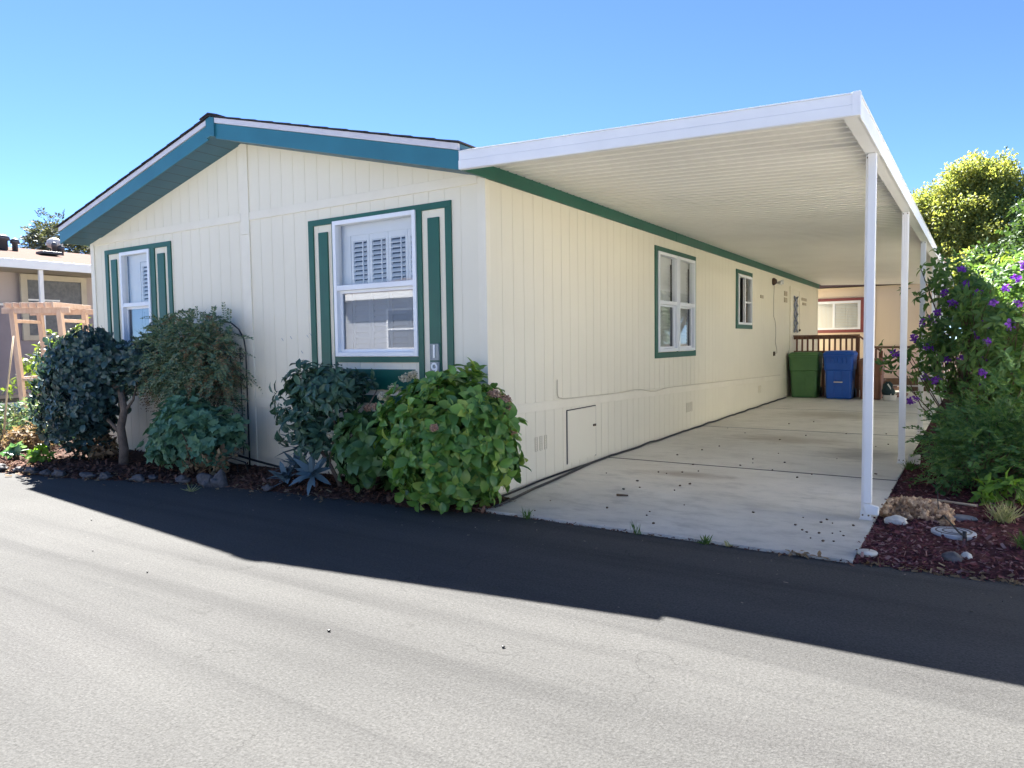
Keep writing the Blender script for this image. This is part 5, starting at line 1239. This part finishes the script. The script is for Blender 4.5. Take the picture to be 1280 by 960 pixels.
FLW = [(4.20, 3.65, 2.02), (4.30, 3.65, 2.12), (4.10, 3.65, 1.86), (4.24, 3.6, 1.62), (4.05, 3.6, 1.45), (4.32, 3.65, 1.84), (4.36, 3.7, 2.26), (3.80, 4.5, 2.3), (3.72, 4.5, 1.9), (4.02, 3.65, 1.10), (3.50, 4.5, 1.72), (3.56, 4.5, 1.80), (3.40, 4.5, 1.68), (3.18, 4.6, 1.28), (3.10, 4.6, 1.30), (3.44, 4.5, 1.02), (3.56, 4.45, 1.0), (3.34, 4.5, .72), (3.27, 4.5, .70), (3.82, 4.4, 1.24), (4.02, 4.3, 1.25), (3.65, 4.5, 1.22), (3.97, 4.6, 2.02), (3.85, 4.6, 2.13), (3.95, 4.4, 1.52), (3.62, 4.6, 2.06), (3.30, 4.5, 1.50), (4.03, 4.4, .98), (4.06, 4.45, 1.66), (3.46, 4.5, 1.38)]
for i, c in enumerate(FLW):
    fl = Leaves(); P, A = shell_points(c, (.042, .042, .045), 5, .5, .2, .2, 2, i); rosettes(fl, P, A + np.array([0, -.5, .2]) + rdir(len(P)) * .5, 5, .034, .03, (60, 100)); fl.build('flower', M['fl_purple'], p)
p = bush('tibouchina_bush', (4.9, 6.2, 0), [((4.9, 6.3, 2.0), (.8, .8, .6), 330, 1.0), ((4.6, 6.6, 1.3), (.8, .8, .8), 300, 2.0), ((5.4, 6.4, 1.5), (.8, .8, 1.0), 320, 3.2), ((4.3, 7.2, 1.9), (.55, .7, .7), 200, 4.2)], 'lf_lit', 'sunlit yellow-green bush carrying lilac flowers at the right edge, behind the feathery shrub', 'flowering bush', .095, 5)
fl = Leaves()
for i, c in enumerate([(4.50, 5.75, 2.42), (4.62, 5.75, 2.45), (4.40, 5.75, 2.36), (4.75, 5.7, 2.30), (4.9, 5.7, 2.52), (4.98, 5.7, 2.40), (4.7, 5.7, 2.18), (4.82, 5.65, 2.22), (4.92, 5.6, 2.2), (5.0, 5.6, 2.12), (4.35, 5.8, 2.2), (4.95, 5.6, 2.0)]):
    fl = Leaves(); P, A = shell_points(c, (.11, .08, .08), 20, .5, .2, .2, 2, i); rosettes(fl, P, A + np.array([0, -.4, .4]) + rdir(len(P)) * .5, 5, .045, .04, (60, 100)); fl.build('flower', M['fl_lilac'], p)

# hedge and trees further back on the right
def tree(name, loc, height, blobs, mat, label, leaf, trunk_r=.25, group=None, limbs=True):
    p = plant(name, loc, label, 'tree', group); mb = MB(); lv = Leaves(); l = Vector(loc); top = l + Vector((0, 0, height * .45))
    mb.tube([l, l.lerp(top, .5) + Vector((.1, 0, 0)), top], trunk_r, 9, trunk_r * .6)
    for c, rad, n, sd in blobs:
        cc = Vector(c); mb.tube([top - Vector((0, 0, height * .08)), top.lerp(cc, .5) + Vector((0, 0, -.2)), cc], trunk_r * .42, 7, trunk_r * .08)
        P, A = shell_points(c, rad, n, .55, .15, .34, 1.6, sd)
        # shoots carry small clumps of leaves
        for k in range(11 if leaf < .2 else 5):
            off = rdir(len(P)) * RNG.uniform(.2, 1.0, len(P))[:, None] * max(leaf, .2) * 1.9
            D = A * .5 + rdir(len(P)) + np.array([0, 0, -.2]); U = A * .4 + rdir(len(P)) * .8 + np.array([0, 0, .5])
            lv.add(P + off, D, U, leaf * RNG.uniform(.6, 1.3, len(P)), leaf * .55, 'ovate' if leaf < .12 else 'diamond')
    mb.build('trunk', M['bark'], p); lv.build('crown', M[mat], p); return p
def blobs(c, rad, n, nb, br, seed):
    rs = random.Random(seed); out = []
    while len(out) < nb:
        d = Vector((rs.gauss(0, 1), rs.gauss(0, 1), rs.gauss(0, 1) + .15)).normalized(); k = rs.uniform(.45, .95)
        r = br * rs.uniform(.7, 1.25); out.append(((c[0] + d.x * rad[0] * k, c[1] + d.y * rad[1] * k, c[2] + d.z * rad[2] * k), (r, r, r * .85), n, rs.uniform(0, 20)))
    return out
tree('golden_tree', (4.3, 35, 0), 9.6, [((1.9, 33.8, 7.35), (.85, 1.0, .85), 380, 13), ((1.5, 33.6, 6.2), (.9, 1.0, .9), 380, 14), ((2.2, 33.0, 4.9), (1.2, 1.0, 1.0), 420, 15), ((2.9, 33.5, 7.6), (1.1, 1.2, 1.0), 560, 1), ((3.9, 34, 8.7), (1.0, 1.1, .95), 560, 2), ((4.9, 34, 8.3), (1.0, 1.1, 1.1), 560, 3), ((2.3, 34, 6.6), (1.0, 1.1, 1.0), 480, 4), ((3.7, 33, 6.9), (1.3, 1.2, 1.1), 600, 5), ((5.3, 33.4, 6.9), (1.3, 1.2, 1.2), 600, 6), ((2.9, 33.3, 5.4), (1.3, 1.2, 1.1), 520, 7), ((4.5, 32.6, 5.5), (1.4, 1.2, 1.1), 560, 8), ((6.2, 33.2, 5.6), (1.2, 1.2, 1.2), 520, 9), ((3.6, 33, 3.9), (1.6, 1.2, 1.1), 420, 10), ((5.6, 33, 4.1), (1.5, 1.2, 1.1), 420, 11), ((6.6, 34, 7.0), (.9, 1, .9), 360, 12)], 'lf_tree', 'large golden-green tree with a lumpy crown rising behind the carport', .155, .3)
tree('broadleaf_tree', (7.6, 30, 0), 7.6, blobs((7.6, 30, 5.0), (2.1, 2.0, 2.2), 420, 12, 1.0, 5), 'lf_tree_dk', 'deep green tree right of the golden tree, cut by the right edge', .22, .25)
tree('broadleaf_tree', (5.4, 21, 0), 4.8, blobs((5.6, 21, 3.2), (1.8, 1.3, 1.3), 420, 11, .75, 8), 'lf_tree_dk', 'dark green lower tree in front of the golden tree, above the purple flowers', .16, .16)
tree('broadleaf_tree', (3.9, 24.5, 0), 4.4, blobs((4.0, 25.6, 3.0), (1.1, .5, 1.2), 300, 7, .7, 18), 'lf_tree', 'smaller yellow-green tree beside the far end of the carport roof', .15, .14)
bush('hedge', (4.9, 10.5, 0), [((4.9, 9.5, 1.0), (.7, 1.2, 1.0), 380, 1.0), ((5.0, 11.5, 1.2), (.7, 1.3, 1.2), 380, 3.0), ((4.6, 12.8, .9), (.6, 1.0, .85), 260, 5.0)], 'lf_lit', 'long sunlit hedge behind the flowering bushes on the right', 'hedge', .13, 5)
bush('hedge', (5.4, 16.5, 0), [((5.3, 15.5, 1.5), (.9, 1.2, 1.4), 420, 1.0), ((5.5, 18.0, 1.7), (1.0, 1.2, 1.6), 360, 5.0)], 'lf_tree_dk', 'tall dark hedge far back on the right beside the peach home', 'hedge', .15, 5)
# tree behind the neighbour, shaggy and grey
p = plant('shaggy_tree', (-27, 9.4, 0), 'shaggy grey-green tree behind the roof of the mauve neighbouring home', 'tree')
mb = MB(); mb.tube([(-27, 9.4, 0), (-27, 9.3, 3), (-27, 9.2, 5.2)], .22, 9, .14); lv = Leaves()
for c, rad, n, sd in (((-27, 8.7, 5.9), (.8, .75, .7), 210, 1.0), ((-27, 9.5, 5.5), (.8, .8, .55), 200, 2.0), ((-27, 10.4, 5.2), (.8, .8, .55), 170, 3.0), ((-27, 8.2, 5.4), (.6, .45, .5), 90, 4.0), ((-27, 11.5, 5.1), (.8, .9, .6), 130, 5.0)):
    cc = Vector(c); mb.tube([(-27, 9.25, 4.2), Vector((-27, 9.25, 4.6)).lerp(cc, .5), cc], .09, 7, .03)
    P, A = shell_points(c, rad, n, .8, .2, .35, 2.0, sd); fronds(lv, P, A + np.array([0, 0, .3]) + rdir(len(P)) * .5, .5, 7, .17, .05, .35)
mb.build('trunk', M['bark'], p); lv.build('crown', M['lf_grey'], p)

# ------------------------------------------------------------------ unseen homes and concrete, added for bounce light and window reflections
mb = MB(); mb.add([(-40, -13.2, .004), (40, -13.2, .004), (40, -7.2, .004), (-40, -7.2, .004)], [(0, 1, 2, 3)]); tag(mb.build('concrete_apron', M['old_concrete'], recalc=False), kind='structure')
mb = MB(); mb.add([(5.45, -.4, .004), (7.3, -.4, .004), (7.3, 20, .004), (5.45, 20, .004)], [(0, 1, 2, 3)]); tag(mb.build('bounce_drive', M['pale_concrete'], recalc=False), kind='structure')  # unseen drive added on the right to bounce sunlight under the carport
def park_home(x0, x1, y0, y1, ax, wins, label, wall='pale_siding'):
    h = empty('mobile_home', ((x0 + x1) / 2, (y0 + y1) / 2, 0)); tag(h, label, 'house')
    mb = MB(); mb.box(x0, x1, y0, y1, -.05, 3.15); mb.build('siding', M[wall], h)
    mb = MB(); e = .35
    if ax == 'y':
        xm = (x0 + x1) / 2; mb.prism([(x0 - e, y0 - e, 3.1), (x0 - e, y0 - e, 3.28), (xm, y0 - e, 4.2), (x1 + e, y0 - e, 3.28), (x1 + e, y0 - e, 3.1), (xm, y0 - e, 4.0)], (0, y1 - y0 + 2 * e, 0))
    else:
        ym = (y0 + y1) / 2; mb.prism([(x0 - e, y0 - e, 3.1), (x0 - e, y0 - e, 3.28), (x0 - e, ym, 4.2), (x0 - e, y1 + e, 3.28), (x0 - e, y1 + e, 3.1), (x0 - e, ym, 4.0)], (x1 - x0 + 2 * e, 0, 0))
    mb.build('roof', M['roof_tan'], h)
    mb = MB()
    if ax == 'y': mb.box(x0 - e - .03, x0 - e - .003, y0 - e, y1 + e, 3.08, 3.30)
    else: mb.box(x0 - e, x1 + e, y1 + e + .003, y1 + e + .03, 3.08, 3.30)
    mb.build('fascia', M['white'], h)
    for (a, b) in wins:
        P = (lambda u, z, d: (x0 - d, u, z)) if ax == 'y' else (lambda u, z, d: (u, y1 + d, z))
        mb = MB(); mb.pbox(P, a, a + .06, 1.35, 2.75, 0, .03); mb.pbox(P, b - .06, b, 1.35, 2.75, 0, .03); mb.pbox(P, a + .06, b - .06, 2.69, 2.75, 0, .03); mb.pbox(P, a + .06, b - .06, 1.35, 1.41, 0, .03); mb.pbox(P, a + .06, b - .06, 2.02, 2.07, 0, .03)
        wn = mb.build('window', M['vinyl'], h); mb = MB(); mb.pbox(P, a + .06, b - .06, 1.41, 2.69, .001, .008); mb.build('pane', M['rock_slate'], wn)
park_home(-15, -4.5, -20, -12.8, 'x', [(-13, -11.5), (-8.5, -7)], 'grey home with a tan roof across the road, left one of two', 'tan_siding')
park_home(-1.5, 10.5, -20, -12.8, 'x', [(.5, 2), (6, 7.5)], 'grey home with a tan roof across the road, right one of two', 'tan_siding')
park_home(7.3, 14.3, .4, 18, 'y', [(3, 4.5), (9, 10.5)], 'unseen pale home right of the garden bed, added to bounce light')  # added home, set close so its sunlit wall brightens the carport

# ------------------------------------------------------------------ camera, sky, sun
cam = bpy.data.cameras.new('camera'); co = bpy.data.objects.new('camera', cam); COL.objects.link(co)
Rw = [[0.8437809, 0.01875, -0.5363602], [0.536505, -0.0555525, 0.8420667], [-0.0140074, -0.9982797, -0.0569336]]
mw = Matrix(((Rw[0][0], -Rw[0][1], -Rw[0][2], 3.842678), (Rw[1][0], -Rw[1][1], -Rw[1][2], -5.607878), (Rw[2][0], -Rw[2][1], -Rw[2][2], 1.5), (0, 0, 0, 1)))
co.matrix_world = mw
cam.sensor_width = 36.0; cam.lens = 888.0 / 1280 * 36; cam.clip_start = .05; cam.clip_end = 2000
SC.camera = co

SUN = Vector((-.745, .482, 1.0)).normalized()
w = bpy.data.worlds.new('World'); SC.world = w; w.use_nodes = True
nt = w.node_tree; nt.nodes.clear()
sky = nt.nodes.new('ShaderNodeTexSky'); sky.sky_type = 'NISHITA'; sky.sun_disc = False
sky.sun_elevation = math.asin(SUN.z); sky.sun_rotation = math.atan2(SUN.x, SUN.y)
sky.altitude = 0; sky.air_density = 0.42; sky.dust_density = 0.0; sky.ozone_density = 8.0
bg = nt.nodes.new('ShaderNodeBackground'); bg.inputs["Strength"].default_value = .05
wo = nt.nodes.new('ShaderNodeOutputWorld')
nt.links.new(sky.outputs[0], bg.inputs['Color']); nt.links.new(bg.outputs[0], wo.inputs['Surface'])
sl = bpy.data.lights.new('sun', 'SUN'); so = bpy.data.objects.new('sun', sl); COL.objects.link(so)
sl.energy = 5.0; sl.angle = R(.53); sl.color = (1.0, .965, .91)
so.rotation_euler = (-SUN).to_track_quat('-Z', 'Y').to_euler(); so.location = (-10, 8, 14)
SC.view_settings.view_transform = 'Standard'; SC.view_settings.look = 'None'
SC.view_settings.exposure = 2.95; SC.view_settings.gamma = 1.0; SC.view_settings.use_curve_mapping = False
SC.cycles.max_bounces = 8; SC.cycles.transparent_max_bounces = 16
